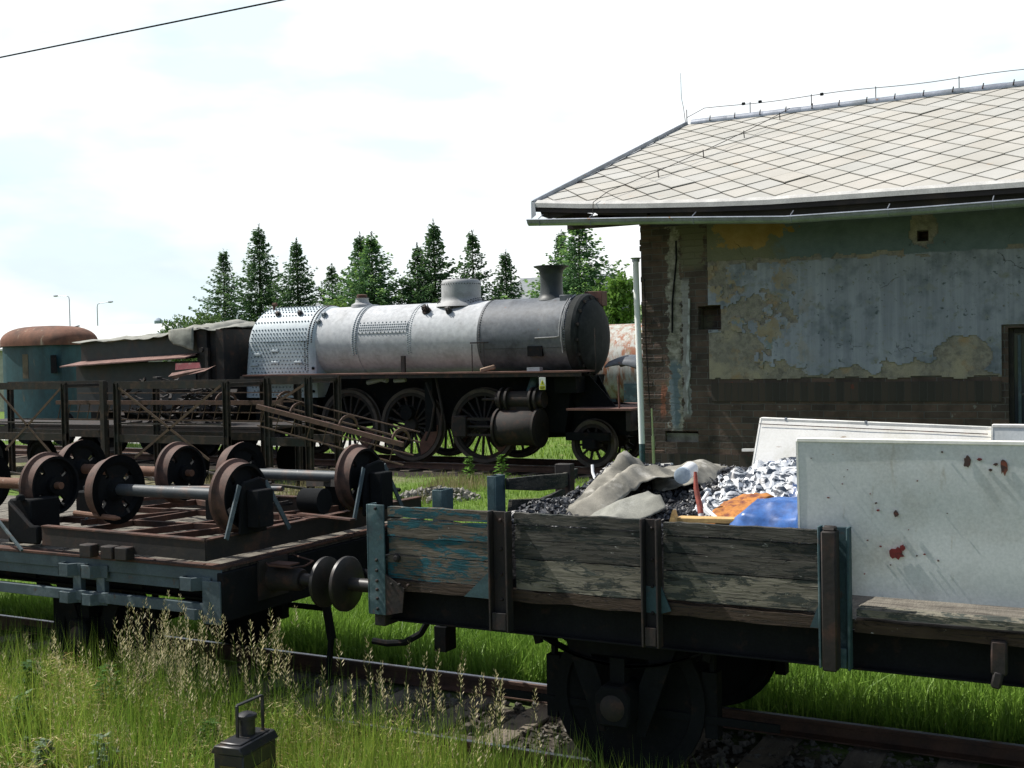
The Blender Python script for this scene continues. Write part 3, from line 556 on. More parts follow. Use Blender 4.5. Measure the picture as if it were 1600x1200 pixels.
c = mixc(n, l, nmask(n, l, v, 9, .66, .7), c, (.2, .19, .16)); c = mixc(n, l, nmask(n, l, v, 1.7, .62, .7), c, (.14, .13, .08)); c = mixc(n, l, nmask(n, l, v, 5.5, .70, .73), c, (.26, .07, .035))
geo = n.new('ShaderNodeNewGeometry'); sg0 = n.new('ShaderNodeSeparateXYZ'); l.new(geo.outputs['Position'], sg0.inputs[0])
def mrr(x, a, b_, c_=0, d=1):
    r_ = n.new('ShaderNodeMapRange'); r_.inputs[1].default_value = a; r_.inputs[2].default_value = b_; r_.inputs[3].default_value = c_; r_.inputs[4].default_value = d; l.new(x, r_.inputs[0]); return r_.outputs[0]
def pier(xc, w, z0, z1, lo, colr, c):   # irregular remains of plaster around x = xc
    dx_ = math_(n, l, 'ABSOLUTE', math_(n, l, 'SUBTRACT', sg0.outputs[0], xc)); m_ = math_(n, l, 'MULTIPLY', mrr(dx_, 0, w, .30, -.25), 1.0)
    s_ = math_(n, l, 'ADD', nmask(n, l, v, 7, 0, 1, 10, .72), m_); k_ = math_(n, l, 'MULTIPLY', mrr(s_, lo, lo+.03), math_(n, l, 'MULTIPLY', mrr(sg0.outputs[2], z0, z0+.1), mrr(sg0.outputs[2], z1, z1+.1, 1, 0)))
    return mixc(n, l, k_, c, colr)
lime = mixc(n, l, nmask(n, l, v, 12, .4, .65), (.17, .16, .12), (.42, .39, .33))
c = pier(-5.12, .24, 1.7, 4.5, .58, lime, c); c = pier(-4.98, .10, 1.9, 3.6, .52, (.30, .29, .27), c); c = pier(-5.14, .2, 1.75, 2.6, .62, (.14, .18, .20), c); c = pier(-5.3, .12, 1.9, 2.3, .62, (.25, .10, .06), c)
c = pier(-4.9, .5, 3.75, 4.4, .60, (.15, .14, .09), c)
l.new(c, b.inputs['Base Color']); b.inputs['Roughness'].default_value = .95; bp = n.new('ShaderNodeBump'); bp.inputs['Distance'].default_value = .012; bp.inputs['Strength'].default_value = .9
l.new(math_(n, l, 'SUBTRACT', nmask(n, l, v, 30, 0, 1.5), br.outputs['Fac']), bp.inputs['Height']); l.new(bp.outputs[0], b.inputs['Normal'])
m_soldier, n, l, b = newmat('soldier_course_brick'); t = n.new('ShaderNodeTexCoord'); mpp = n.new('ShaderNodeMapping'); mpp.inputs['Rotation'].default_value = (PI/2, 0, 0); l.new(t.outputs['Object'], mpp.inputs[0]); sp = n.new('ShaderNodeSeparateXYZ'); l.new(t.outputs['Object'], sp.inputs[0])
cb = n.new('ShaderNodeCombineXYZ'); l.new(sp.outputs[2], cb.inputs[0]); l.new(sp.outputs[0], cb.inputs[1]); br = bricktex(n, l, cb.outputs[0], 3.0, .085, (.04, .036, .03), (.075, .055, .042), (.06, .055, .048))
v = t.outputs['Object']; c = mixc(n, l, nmask(n, l, v, 6, .66, .7), br.outputs['Color'], (.13, .045, .03)); l.new(c, b.inputs['Base Color']); b.inputs['Roughness'].default_value = .95
bp = n.new('ShaderNodeBump'); bp.inputs['Distance'].default_value = .012; l.new(math_(n, l, 'SUBTRACT', 1.0, br.outputs['Fac']), bp.inputs['Height']); l.new(bp.outputs[0], b.inputs['Normal'])
# wall with holes
def wall_holes(x0, x1, z0, z1, y, holes, depth, mt, name, parent):
    xs_ = sorted({x0, x1}|{h[0] for h in holes}|{h[1] for h in holes}); zs = sorted({z0, z1}|{h[2] for h in holes}|{h[3] for h in holes}); B = MB()
    for a, b_ in zip(xs_[:-1], xs_[1:]):
        for c_, d in zip(zs[:-1], zs[1:]):
            if any(h[0] <= a and b_ <= h[1] and h[2] <= c_ and d <= h[3] for h in holes): continue
            B.add([(a, y, c_), (b_, y, c_), (b_, y, d), (a, y, d)], [(0, 1, 2, 3)])
    for h in holes:
        a, b_, c_, d = h[:4]; y2 = y+depth
        B.add([(a, y, c_), (a, y2, c_), (a, y2, d), (a, y, d)], [(0, 1, 2, 3)]); B.add([(b_, y, c_), (b_, y2, c_), (b_, y2, d), (b_, y, d)], [(3, 2, 1, 0)])
        B.add([(a, y, c_), (b_, y, c_), (b_, y2, c_), (a, y2, c_)], [(0, 1, 2, 3)]); B.add([(a, y, d), (b_, y, d), (b_, y2, d), (a, y2, d)], [(3, 2, 1, 0)]); B.add([(a, y2, c_), (b_, y2, c_), (b_, y2, d), (a, y2, d)], [(0, 1, 2, 3)])
    return B.make(name, mt, parent, smooth=0)
WY = 14.0; XC = -5.57
hN = (-4.82, -4.53, 3.03, 3.32); hU = (-2.19, -2.08, 3.965, 4.07); hW = (-1.25, .35, 1.7, 2.95); hB = (-5.28, -4.84, 1.62, 1.76)
wl_ = wall_holes(XC, 5.6, -.15, 4.5, WY, [hN, hU, hW, hB], .22, m_brick, 'wall', bld)
B = MB(); B.box(XC, 5.6, WY+.24, 20, -.15, 4.48); B.add([(XC, WY+.002, -.15), (XC, WY+.24, -.15), (XC, WY+.24, 4.5), (XC, WY+.002, 4.5)], [(3, 2, 1, 0)]); B.prism([(WY+.02, 4.48), (19.98, 4.48), (17, 6.05)], 'x', XC+.005, XC+.2); B.make('gable_wall', m_brick, bld, smooth=0)
# ragged outer brick corner
r = random.Random(12); B = MB(); z = .1
while z < 4.42:
    if r.random() < .4: B.box(XC-r.uniform(.002, .02), XC+r.choice((.13, .27)), WY-.006, WY+.13, z, z+.07)
    z += .079
B.each('corner_brick', m_brick, wl_, bevel=.006, smooth=0)
# plaster coat 18 mm proud, procedural layers
m_pl, n, l, b = newmat('flaking_plaster'); v = coords(n, l); t = n.new('ShaderNodeTexCoord'); sp = n.new('ShaderNodeSeparateXYZ'); geo = n.new('ShaderNodeNewGeometry'); l.new(geo.outputs['Position'], sp.inputs[0]); X = sp.outputs[0]; Z = sp.outputs[2]
def mr(x, a, b_, c_=0, d=1):
    r_ = n.new('ShaderNodeMapRange'); r_.inputs[1].default_value = a; r_.inputs[2].default_value = b_; r_.inputs[3].default_value = c_; r_.inputs[4].default_value = d; l.new(x, r_.inputs[0]); return r_.outputs[0]
mul = lambda a, b_: math_(n, l, 'MULTIPLY', a, b_); add_ = lambda a, b_: math_(n, l, 'ADD', a, b_)
big = nmask(n, l, v, 1.6, .3, .7, 9, .65); med = nmask(n, l, v, 5, .3, .7, 9, .7); streak = nmask(n, l, coords(n, l, (9, 1, .35)), 1.6, .35, .75, 5)
blue = mixc(n, l, big, (.19, .205, .24), (.30, .315, .355)); blue = mixc(n, l, mul(streak, .6), blue, (.43, .45, .49)); blue = mixc(n, l, nmask(n, l, v, 2.8, .5, .7), blue, (.12, .14, .155)); blue = mixc(n, l, nmask(n, l, v, 7, .56, .66), blue, (.24, .25, .235)); blue = mixc(n, l, nmask(n, l, v, 18, .62, .7), blue, (.09, .11, .115))
c = mixc(n, l, nmask(n, l, v, 14, .66, .7), blue, (.2, .2, .15))
def zone(x0, x1, z0, z1, sft=.25):
    xx = add_(X, mul(math_(n, l, 'SUBTRACT', med, .5), .55)); zz = add_(Z, mul(math_(n, l, 'SUBTRACT', big, .5), .35)); zz = add_(zz, mul(math_(n, l, 'SUBTRACT', med, .5), .1))
    m = mul(mr(xx, x0, x0+.03), mr(xx, x1, x1+.03, 1, 0)); return mul(m, mul(mr(zz, z0, z0+.02), mr(zz, z1, z1+.02, 1, 0)))
rend = mixc(n, l, nmask(n, l, v, 22, .35, .7), (.38, .34, .29), (.2, .18, .15)); ochre = mixc(n, l, med, (.26, .16, .05), (.40, .27, .11)); beige = mixc(n, l, med, (.26, .19, .11), (.38, .33, .24)); beige = mixc(n, l, nmask(n, l, v, 6, .56, .62, 9, .7), beige, (.2, .25, .26))
c = mixc(n, l, mul(nmask(n, l, v, 3.4, .50, .54, 9, .7), mr(X, -3.3, -3.9)), c, beige)
top = mr(add_(Z, mul(med, .05)), 3.845, 3.86); topc = mixc(n, l, big, (.15, .15, .10), (.22, .21, .14)); topc = mixc(n, l, mr(add_(X, mul(med, .5)), -3.7, -3.4), topc, mixc(n, l, med, (.10, .135, .14), (.16, .2, .21)))
c = mixc(n, l, top, c, topc); c = mixc(n, l, zone(-4.5, -3.72, 4.02, 4.6), c, ochre)
# cracks
vo = n.new('ShaderNodeTexVoronoi'); vo.feature = 'DISTANCE_TO_EDGE'; vo.inputs['Scale'].default_value = 2.2
wv2 = n.new('ShaderNodeVectorMath'); wv2.operation = 'MULTIPLY_ADD'; wv2.inputs[1].default_value = (.5, .5, .5); tn = n.new('ShaderNodeTexNoise'); tn.inputs['Scale'].default_value = 3; tn.inputs['Detail'].default_value = 8; l.new(v, tn.inputs[0]); l.new(tn.outputs['Color'], wv2.inputs[0]); l.new(v, wv2.inputs[2]); l.new(wv2.outputs[0], vo.inputs['Vector'])
crk = mul(mr(vo.outputs['Distance'], .002, .008, .8, 0), nmask(n, l, v, 2.3, .56, .62)); c = mixc(n, l, crk, c, (.04, .04, .035)); c = mixc(n, l, nmask(n, l, v, 34, .73, .75), c, (.03, .03, .03))
l.new(c, b.inputs['Base Color']); b.inputs['Roughness'].default_value = .9; b.inputs['Specular IOR Level'].default_value = .2
bp = n.new('ShaderNodeBump'); bp.inputs['Distance'].default_value = .01; bp.inputs['Strength'].default_value = .8; l.new(math_(n, l, 'SUBTRACT', add_(mul(nmask(n, l, v, 26, 0, 1), .5), mul(med, .6)), crk), bp.inputs['Height']); l.new(bp.outputs[0], b.inputs['Normal'])
m_base = mat('bare_render_coat', (.27, .245, .20), ((.19, .17, .14), 16, .45, .6), ((.36, .31, .22), 2.5, .5, .65), ((.33, .23, .13), 3.1, .56, .66), ((.13, .115, .095), 7, .6, .72), rough=.95, bump=.9, bscale=45, bdist=.006, vary=.25)
# plaster sheet as fine grid cut out by outline
def plaster(x0, x1, z0, z1, holes, seed, y=WY, th=.018, rag=(.0, .02, .03, .0), name='plaster', mt=None, missing=None):
    st = .018; nx_ = int((x1-x0)/st)+2; nz_ = int((z1-z0)/st)+2; B = MB(); keep = {}
    for i in range(nx_):
        for k in range(nz_):
            x = x0+i*st; z = z0+k*st; nn = noise.noise(Vector((x*3, z*3, seed)))+.5*noise.noise(Vector((x*11, z*11, seed)))
            ok = x > x0+rag[0]*(1+nn) and x < x1-rag[1]*(1+nn) and z > z0+rag[2]*(1+nn) and z < z1-rag[3]*(1+nn)
            for h in holes:
                if h[0]-.0 < x+st and x < h[1] and h[2] < z+st and z < h[3]: ok = False
            for h in holes[1:2]:
                if (x-(h[0]+.03))**2/.02+(z-(h[2]+.09))**2/.045 < 1+nn*1.3 : ok = ok and True
            if ok and missing and missing(x, z): ok = False
            if ok: keep[(i, k)] = 1
    vid = {}
    def vv(i, k, back):
        key = (i, k, back)
        if key not in vid:
            vid[key] = len(B.v); x = x0+i*st; z = z0+k*st; B.v.append((x, y-(0 if back else th+.004*noise.noise(Vector((x*2, z*2, 0)))), z))
        return vid[key]
    for (i, k) in keep:
        B.f.append((vv(i, k, 0), vv(i+1, k, 0), vv(i+1, k+1, 0), vv(i, k+1, 0)))
        for (di, dk, p, q) in ((-1, 0, (0, 0), (0, 1)), (1, 0, (1, 1), (1, 0)), (0, -1, (1, 0), (0, 0)), (0, 1, (0, 1), (1, 1))):
            if (i+di, k+dk) not in keep: B.f.append((vv(i+p[0], k+p[1], 0), vv(i+q[0], k+q[1], 0), vv(i+q[0], k+q[1], 1), vv(i+p[0], k+p[1], 1)))
    return B.make(name, mt or m_pl, wl_, smooth=0)
def nz_(x, z, s, o=0): return noise.noise(Vector((x*s+o, z*s-o, o)))
def missing(x, z):   # where the blue top coat has come off
    a = .16*nz_(x, z, 2.3, 3)+.10*nz_(x, z, 6, 8)+.05*nz_(x, z, 15, 2)
    if z+a < 2.95 and x+a*1.3 < -3.95 : return True
    if z+a*.9 < 2.47: return True
    if -2.62 < x+a and x+a < -1.5 and z+a < 2.60: return True
    if ((x+1.72)/.30)**2+((z-2.66)/.23)**2 < 1+a*5: return True
    if ((x+2.15)/.15)**2+((z-4.12)/.24)**2 < 1+a*5: return True
    if z < 3.84 and x < -3.5 and nz_(x, z, 2.6, 11)+.6*nz_(x, z, 7, 4)+.3*nz_(x, z, 18, 4) > .10+.6*max(0, x+4.2): return True
    if 3.80 < z+a*.3 < 3.86 and nz_(x, z, 3, 20) > -.1: return True
    if nz_(x, z, 8, 31)+.5*nz_(x, z, 19, 6) > .86: return True
    return False
plaster(-4.70, .8, 2.375, 4.47, [hN, hU, (hW[0]-.06, hW[1]+.06, 0, hW[3]+.03)], 3, y=WY-.0135, th=.011, rag=(0, 0, .05, 0), name='top_coat', missing=missing)
plaster(-4.70, .8, 2.375, 4.47, [hN, hU, (hW[0]-.06, hW[1]+.06, 0, hW[3]+.03)], 3, th=.012, rag=(0, 0, .03, 0), mt=m_base)
MB().box(-4.66, -1.32, WY-.012, WY-.002, 2.135, 2.365).make('soldier_course', m_soldier, wl_, smooth=0)
MB().box(XC-.01, hW[0]-.1, WY-.014, WY-.002, 1.25, 1.475).make('soldier_course', m_soldier, wl_, smooth=0)
# plaster remains and pipes on the brick pier
m_rem = mat('lime_plaster_remains', (.22, .205, .17), ((.12, .11, .085), 6, .45, .65), ((.1, .13, .14), 3, .55, .7), rough=.95, bump=.9, bscale=30, bdist=.015)
def blob(x0, z0, x1, z1, w, seed, name, mt, th=.012):
    B = MB(); k = 40
    L = []; Rr_ = []
    for i in range(k+1):
        t = i/k; x = x0+(x1-x0)*t; z = z0+(z1-z0)*t; a = w*(.55+.75*abs(noise.noise(Vector((z*4, seed, 0)))+.35*noise.noise(Vector((z*17, seed, 3)))))
        s = .03*noise.noise(Vector((z*5, seed, 7))); L.append((x-a+s, z)); Rr_.append((x+a*.8+s, z))
    for i in range(k):
        B.prism([L[i], Rr_[i], Rr_[i+1], L[i+1]], 'y', WY-th, WY-.001)
    return B.make(name, mt, wl_, smooth=0)
0 and blob(-5.13, 2.75, -5.12, 4.0, .10, 1, 'plaster_remains', m_rem, .014); 0 and blob(-5.14, 1.9, -5.12, 2.75, .13, 5, 'plaster_remains', m_rem, .011); blob(-4.97, 1.98, -4.93, 3.42, .022, 9, 'lime_streak', mat('lime_streak_white', (.42, .43, .42), ((.2, .19, .17), 8, .5, .65), rough=.9, bump=.8), .02)
0 and blob(-5.0, 3.85, -4.9, 4.4, .16, 15, 'plaster_remains', m_rem, .008)
MB().tube([(-5.16, WY-.015, 3.0), (-5.15, WY-.015, 3.4), (-5.09, WY-.015, 3.9), (-5.09, WY-.015, 4.15)], .012, 6).make('old_conduit', m_black, bld)
MB().box(hB[0], hB[1], WY+.05, WY+.1, hB[2], hB[3]-.03).make('niche_infill', m_rem, wl_, smooth=0)
# window
wf = MB(); x0, x1, z0, z1 = hW
for a in ((x0, x0+.05, z0, z1), (x1-.05, x1, z0, z1)): wf.box(a[0], a[1], WY+.07, WY+.15, a[2], a[3])
wf.box(x0+.05, x1-.05, WY+.07, WY+.15, z1-.06, z1); wf.box(x0+.05, x1-.05, WY+.07, WY+.15, z0, z0+.06)
w_ = wf.make('window', m_dkwood, bld, bevel=.004)
B = MB()
for a in (x0+.09, x0+.8): B.box(a, a+.035, WY+.085, WY+.13, z0+.06, z1-.08)
B.box(x0+.09, x0+.8, WY+.09, WY+.125, 2.2, 2.225); B.make('sash', m_bluest, w_, bevel=.003)
gm, n, l, b = newmat('dark_window_glass'); b.inputs['Base Color'].default_value = (.02, .03, .04, 1); b.inputs['Roughness'].default_value = .12; b.inputs['Specular IOR Level'].default_value = .6
MB().box(x0+.05, x1-.05, WY+.105, WY+.11, z0+.06, z1-.06).make('pane', gm, w_, smooth=0)
# roof: diamond slates as real overlapping tiles
m_tile, n, l, b = newmat('cream_diamond_slates'); v = coords(n, l); a = n.new('ShaderNodeAttribute'); a.attribute_name = 'Col'
c = mixc(n, l, nmask(n, l, v, 1.3, .4, .7), a.outputs['Color'], mixc(n, l, 1, a.outputs['Color'], (.86, .86, .84), 'MULTIPLY')); c = mixc(n, l, mixc(n, l, 1, nmask(n, l, v, 5, .66, .74), (.5, .5, .5), 'MULTIPLY'), c, (.42, .25, .12)); c = mixc(n, l, nmask(n, l, v, 40, .62, .8), c, (.3, .29, .26))
l.new(c, b.inputs['Base Color']); b.inputs['Roughness'].default_value = .8
def eave_z(x):
    pts = [(-7.2, 4.69), (-6.68, 4.655), (-6.0, 4.59), (-5.25, 4.535), (-4.4, 4.485), (-3.7, 4.455), (-2.3, 4.44), (-1.0, 4.425), (9, 4.42)]
    for (a, za), (b_, zb) in zip(pts[:-1], pts[1:]):
        if a <= x <= b_: return za+(zb-za)*(x-a)/(b_-a)
    return 4.42
YE, YR, ZR = 13.2, 17.0, 6.19
def roofpt(x, v_):  # v_ 0 eave .. 1 ridge
    return Vector((x, YE+(YR-YE)*v_, eave_z(x)*(1-v_)+ZR*v_))
SL = math.hypot(YR-YE, ZR-4.45)
def leftx(v_): return -6.68+(.71)*v_
XRr = 6.0
def clip(poly, f):
    out = []
    for i, p in enumerate(poly):
        q = poly[(i+1) % len(poly)]; fp, fq = f(p), f(q)
        if fp >= 0: out.append(p)
        if (fp >= 0) != (fq >= 0): t = fp/(fp-fq); out.append((p[0]+(q[0]-p[0])*t, p[1]+(q[1]-p[1])*t))
    return out
B = MB(); cols = []; r = random.Random(4); HD = .235; HV = .235
row = 0; vv_ = -.1
while vv_ < SL+HV:
    off = (row % 2)*HD; x = -7.4+off
    while x < XRr+.3:
        g = .010; d = [(x, vv_-HV+g), (x+HD-g, vv_), (x, vv_+HV-g), (x-HD+g, vv_)]
        p = clip(d, lambda q: q[1]-.0); p = clip(p, lambda q: SL-q[1]) if p else p; p = clip(p, lambda q: q[0]-leftx(q[1]/SL)) if p else p; p = clip(p, lambda q: XRr-q[0]) if p else p
        if len(p) >= 3:
            tilt = r.uniform(-.002, .003)+(.009 if r.random() < .035 else 0); base = len(B.v); top = []
            for q in p:
                lift = .014*(vv_+HV-q[1])/(2*HV)+tilt+.004; P_ = roofpt(q[0], q[1]/SL); top.append(P_+Vector((0, -.42, .9))*lift)
            cc = r.uniform(.955, 1.03); k = len(p); wrm = r.uniform(-.008, .008)
            vs = top+[Vector(t_)-Vector((0, -.42, .9))*.012 for t_ in top]
            B.add(vs, [tuple(range(k))]+[(i, k+i, k+(i+1) % k, (i+1) % k) for i in range(k)]); cols += [(.44*cc+wrm, .425*cc, .385*cc-wrm)]*(2*k)
        x += 2*HD
    row += 1; vv_ += HV
rf = B.make('roof', m_tile, bld, smooth=0)
ca = rf.data.color_attributes.new('Col', 'FLOAT_COLOR', 'POINT')
arr = np.ones((len(rf.data.vertices), 4), np.float32); arr[:, :3] = np.array(cols)[:len(arr)]; ca.data.foreach_set('color', arr.ravel())
# underlay, drip edge, verge, back slope
N = 60; B = MB(); vs = []
for i in range(N+1):
    x = -6.68+(XRr+6.68)*i/N
    for v_ in (0, 1):
        xx = max(x, leftx(v_)); P_ = roofpt(xx, v_); vs += [P_-Vector((0, 0, .004)), P_-Vector((0, 0, .10 if v_ == 0 else .12))]
fs = []
for i in range(N): o = i*4; fs += [(o, o+4, o+6, o+2), (o+1, o+3, o+7, o+5), (o, o+1, o+5, o+4), (o+2, o+6, o+7, o+3)]
fs += [(0, 2, 3, 1), (N*4, N*4+1, N*4+3, N*4+2)]; B.add(vs, fs); B.make('roof_boarding', m_dkwood, bld, smooth=0)
MB().add([(leftx(1), YR, ZR), (XRr, YR, ZR), (XRr, 20.8, 4.4), (-5.4, 20.8, 4.6), (leftx(1), YR, ZR-.1), (XRr, YR, ZR-.1), (XRr, 20.8, 4.3), (-5.4, 20.8, 4.5)], [(0, 1, 2, 3), (7, 6, 5, 4), (0, 3, 7, 4), (3, 2, 6, 7)]).make('back_slope', m_dkwood, bld, smooth=0)
B = MB()
for i in range(N):
    xa = -6.68+(XRr+6.68)*i/N; xb = -6.68+(XRr+6.68)*(i+1)/N; a = roofpt(xa, 0); c_ = roofpt(xb, 0); o = Vector((0, -.012, .012)); dn = Vector((0, -.004, -.055)); bk = Vector((0, .07, .044))
    B.add([a+o, c_+o, c_+o+dn, a+o+dn, a+o+bk, c_+o+bk], [(0, 3, 2, 1), (0, 1, 5, 4)])
B.make('drip_edge', mat('pale_sheet_metal', (.5, .49, .46), ((.45, .25, .15), 4, .66, .76), rough=.5, bump=.05), bld, smooth=0)
B = MB(); B.bar(roofpt(-6.695, 0)+Vector((0, 0, .02)), roofpt(leftx(1)-.01, 1)+Vector((0, 0, .03)), .035, .05); B.make('verge_strip', m_zinc, bld, bevel=.003)
B = MB(); B.add([roofpt(-6.72, 0)+Vector((0, 0, .03)), roofpt(-6.66, 0)+Vector((0, -.02, .02)), roofpt(-6.64, 0)+Vector((0, -.02, -.14)), roofpt(-6.72, 0)+Vector((0, 0, -.19))], [(0, 1, 2, 3)]); B.make('verge_end', m_zinc, bld)
B = MB()
for x0_ in np.arange(-5.9, XRr, .55): B.lathe([(.07, 0), (.075, .5), (.07, .565)], (x0_, YR, ZR-.0), 'x', 10, a0=-.2, a1=PI+.2)
rc = B.make('ridge_cap', m_zinc, bld)
# lightning conductor along the ridge and down the roof
lc = thing('lightning_conductor', 'thin lightning wire and rod on the ridge of the shed roof', 'lightning rod', (-6.0, 17, 6.2))
B = MB(); B.tube([(-6.0, 17, 6.2), (-6.03, 17, 6.45), (-6.06, 17, 6.6), (-6.07, 17, 6.98)], [.006, .005, .004, .003], 6); B.make('rod', m_rustd, lc)
B = MB(); pts = [(x, 17, 6.40+.012*math.sin(x*3)) for x in np.arange(-5.95, 6, .25)]; pts[0] = (-5.98, 17, 6.3); B.tube(pts, .005, 5)
pts = [roofpt(-4.35-2.0*(1-v_)**1.15*.75 if v_ < 1 else -4.35, v_)+Vector((0, -.03, .09)) for v_ in np.linspace(.97, .06, 14)]; pts += [roofpt(-5.85, 0)+Vector((0, -.03, .03)), roofpt(-5.86, 0)+Vector((0, -.05, -.25))]; B.tube(pts, .005, 5); B.make('wire', m_rustd, lc)
B = MB()
for p in pts[1:-3:3]: B.tube([p-Vector((0, -.03, .09)), p+Vector((0, 0, .02))], .007, 5)
for x in (-5.98, -5.0, -4.1, -3.2, -2.1, -1.1): B.tube([(x, 17, 6.24), (x, 17, 6.42)], .007, 5)
for x in np.arange(-5.6, 4, .38): B.bar((x, 16.93, 6.2), (x+.02, 16.9, 6.27), .012, .012)
B.make('wire_clip', m_rustd, lc); B = MB()
for x in (-5.1, -4.85, -3.95): B.lathe([(0, -.03), (.022, -.02), (.022, .02), (0, .03)], (x, 17, 6.405), 'x', 8)
B.make('clamp', m_black, lc)
# gutter
def gz(x):
    pts = [(-6.75, 4.425), (-5.25, 4.34), (-3.47, 4.225), (-2.0, 4.215), (-1.0, 4.22), (9, 4.22)]
    for (a, za), (b_, zb) in zip(pts[:-1], pts[1:]):
        if a <= x <= b_: return za+(zb-za)*(x-a)/(b_-a)
    return 4.22
gx = list(np.arange(-6.72, 6, .25)); B = MB(); vs = []; K = 9
for x in gx:
    for j, (rr) in enumerate((.068, .062)):
        for k in range(K):
            t_ = PI+PI*k/(K-1); vs.append((x, 13.14+rr*math.cos(t_), gz(x)+.02+rr*math.sin(t_)))
fs = []; S = 2*K
for i in range(len(gx)-1):
    for k in range(K-1): fs += [(i*S+k, (i+1)*S+k, (i+1)*S+k+1, i*S+k+1), (i*S+K+k, i*S+K+k+1, (i+1)*S+K+k+1, (i+1)*S+K+k)]
    for k in (0, K-1): fs.append((i*S+k, i*S+K+k, (i+1)*S+K+k, (i+1)*S+k))
for k in range(K-1): fs.append((k, k+1, K+k+1, K+k))
B.add(vs, fs); B.tube([(x, 13.072, gz(x)+.022) for x in gx], .012, 8); gt = B.make('gutter', m_zinc, bld)
for x in (-6.55, -5.86, -4.55, -3.4, -2.35, -1.3, -.3):
    B = MB(); B.tube([(x, 13.2, gz(x)+.1), (x, 13.07, gz(x)+.04), (x, 13.068, gz(x)+.0), (x, 13.1, gz(x)-.052)], .006, 5); B.make('gutter_bracket', m_zinc, gt)
MB().lathe([(.068, 0), (.06, .004), (0, .008)], (-6.72, 13.14, gz(-6.7)+.02), 'x', 12, a0=PI, a1=2*PI).make('gutter_end', m_zinc, gt)
# torn sheet and soffit pieces in the gap under the overhanging corner
def bent(pts, mt, name, th=.006):
    B = MB(); B.prism([(a, b_) for a, b_ in pts], 'y', 13.26, 13.26+th); return B.make(name, mt, bld, smooth=0)
bent([(-6.62, 4.56), (-5.9, 4.56), (-6.35, 4.475), (-6.5, 4.46), (-6.6, 4.5)], m_dkwood, 'torn_soffit_sheet')
bent([(-6.05, 4.53), (-5.2, 4.50), (-5.18, 4.40), (-5.0, 4.36), (-5.75, 4.375), (-5.85, 4.46), (-6.3, 4.39), (-6.45, 4.38), (-6.3, 4.372), (-5.7, 4.36), (-5.88, 4.50), (-6.0, 4.51)], m_dkwood, 'torn_soffit_sheet')
B = MB(); B.box(-5.15, XRr, 13.3, 14.0, 4.34, 4.40); B.box(-5.15, XRr, 13.27, 13.3, 4.26, 4.44); B.make('soffit', m_dkwood, bld, smooth=0)
for x in (-6.55, -5.8): MB().bar((x, 13.25, 4.55), (x, 14.6, 4.6), .09, .11).make('purlin_end', m_dkwood, bld)
MB().bar((-6.6, 14.05, 4.46), (XC, 14.05, 4.46), .1, .12).make('wall_plate_beam', m_dkwood, bld)
# downpipe at the corner
dp = thing('downpipe', 'pale painted downpipe at the left corner of the brick shed', 'downpipe', (-5.66, 13.9, 1))
B = MB(); B.tube([(-5.64, 14.0, 3.95), (-5.63, 13.97, 3.86), (-5.61, 13.93, 3.6), (-5.575, 13.9, 2.6), (-5.55, 13.88, 1.6)], .038, 14); B.make('pipe', mat('chalky_white_pipe_paint', (.85, .86, .84), rough=.5, bump=.05, vary=.04), dp)
B = MB(); B.tube([(-5.55, 13.88, 1.6), (-5.545, 13.88, .2)], .036, 14); B.make('lower_pipe', m_tealst, dp)
B = MB(); B.lathe([(.05, 0), (.05, .03), (.075, .05), (.03, .05)], (-5.64, 14.0, 3.92), 'z', 12); B.make('pipe_collar', m_zinc, dp)
MB().tube([(-5.51, 13.96, 3.7), (-5.50, 13.95, 2.9), (-5.47, 13.95, 2.2), (-5.42, 13.95, 1.2)], .008, 6).make('wall_cable', m_rustd, bld)
B = MB(); B.tube([(-5.42, 13.9, 2.05), (-5.41, 13.9, 1.7)], .012, 8); B.tube([(-5.41, 13.9, 1.7), (-5.40, 13.9, 1.05)], .02, 8); tag(B.make('marker_rod', mat('pale_yellow_green_rod', (.45, .5, .25), rough=.6), None), 'thin pale yellow-green rod standing at the shed corner beside the downpipe', 'rod')
# ---------------------------------------------------------------- steam engine
YC = 23.25; ZB = 3.15; RB = .86
loco = thing('steam_locomotive', 'stripped steam engine with pale riveted boiler and black smokebox, without a cab', 'locomotive', (-14.5, YC, .37))
def ringrivets(x, n_, r=.018, R=RB, off=0, a0=-.35, a1=PI+.35, m_=None):
    B = MB()
    for k in range(n_):
        t_ = a0+(a1-a0)*(k+off)/n_; B.stud((x, YC-R*math.cos(t_), ZB+R*math.sin(t_)), (0, -math.cos(t_), math.sin(t_)), r, r*.8)
    return B
def barrel(x0, x1, name, mt, R=RB):
    return MB().lathe([(0, x0), (R, x0), (R, x1), (0, x1)], (0, YC, ZB), 'x', 72).make(name, mt, loco, smooth=30)
b1 = barrel(-17.3, -12.77, 'boiler', m_boiler)
B = MB().lathe([(RB+.001, -16.17), (RB+.014, -16.17), (RB+.014, -16.03), (RB+.001, -16.03)], (0, YC, ZB), 'x', 72); B.make('boiler_lap', m_boiler, b1, smooth=30)
B = MB()
for x, o in ((-16.14, 0), (-16.06, .5)): 
    q = ringrivets(x, 64, .023, RB+.014, o); B.add(q.v, q.f)
for x, o in ((-14.62, 0), (-14.555, .5)):
    q = ringrivets(x, 64, .016, RB, o); B.add(q.v, q.f)
for k in range(26):   # longitudinal seam strip
    for j, a in enumerate((.52, .45, .38, .31, .24)):
        if j in (0, 4) and k % 2: continue
        t_ = a; x = -15.98+k*.052+(.026 if j % 2 else 0); B.stud((x, YC-(RB+.012)*math.cos(t_), ZB+(RB+.012)*math.sin(t_)), (0, -math.cos(t_), math.sin(t_)), .019, .015)
B.make('rivets', m_rivet, b1, smooth=0)
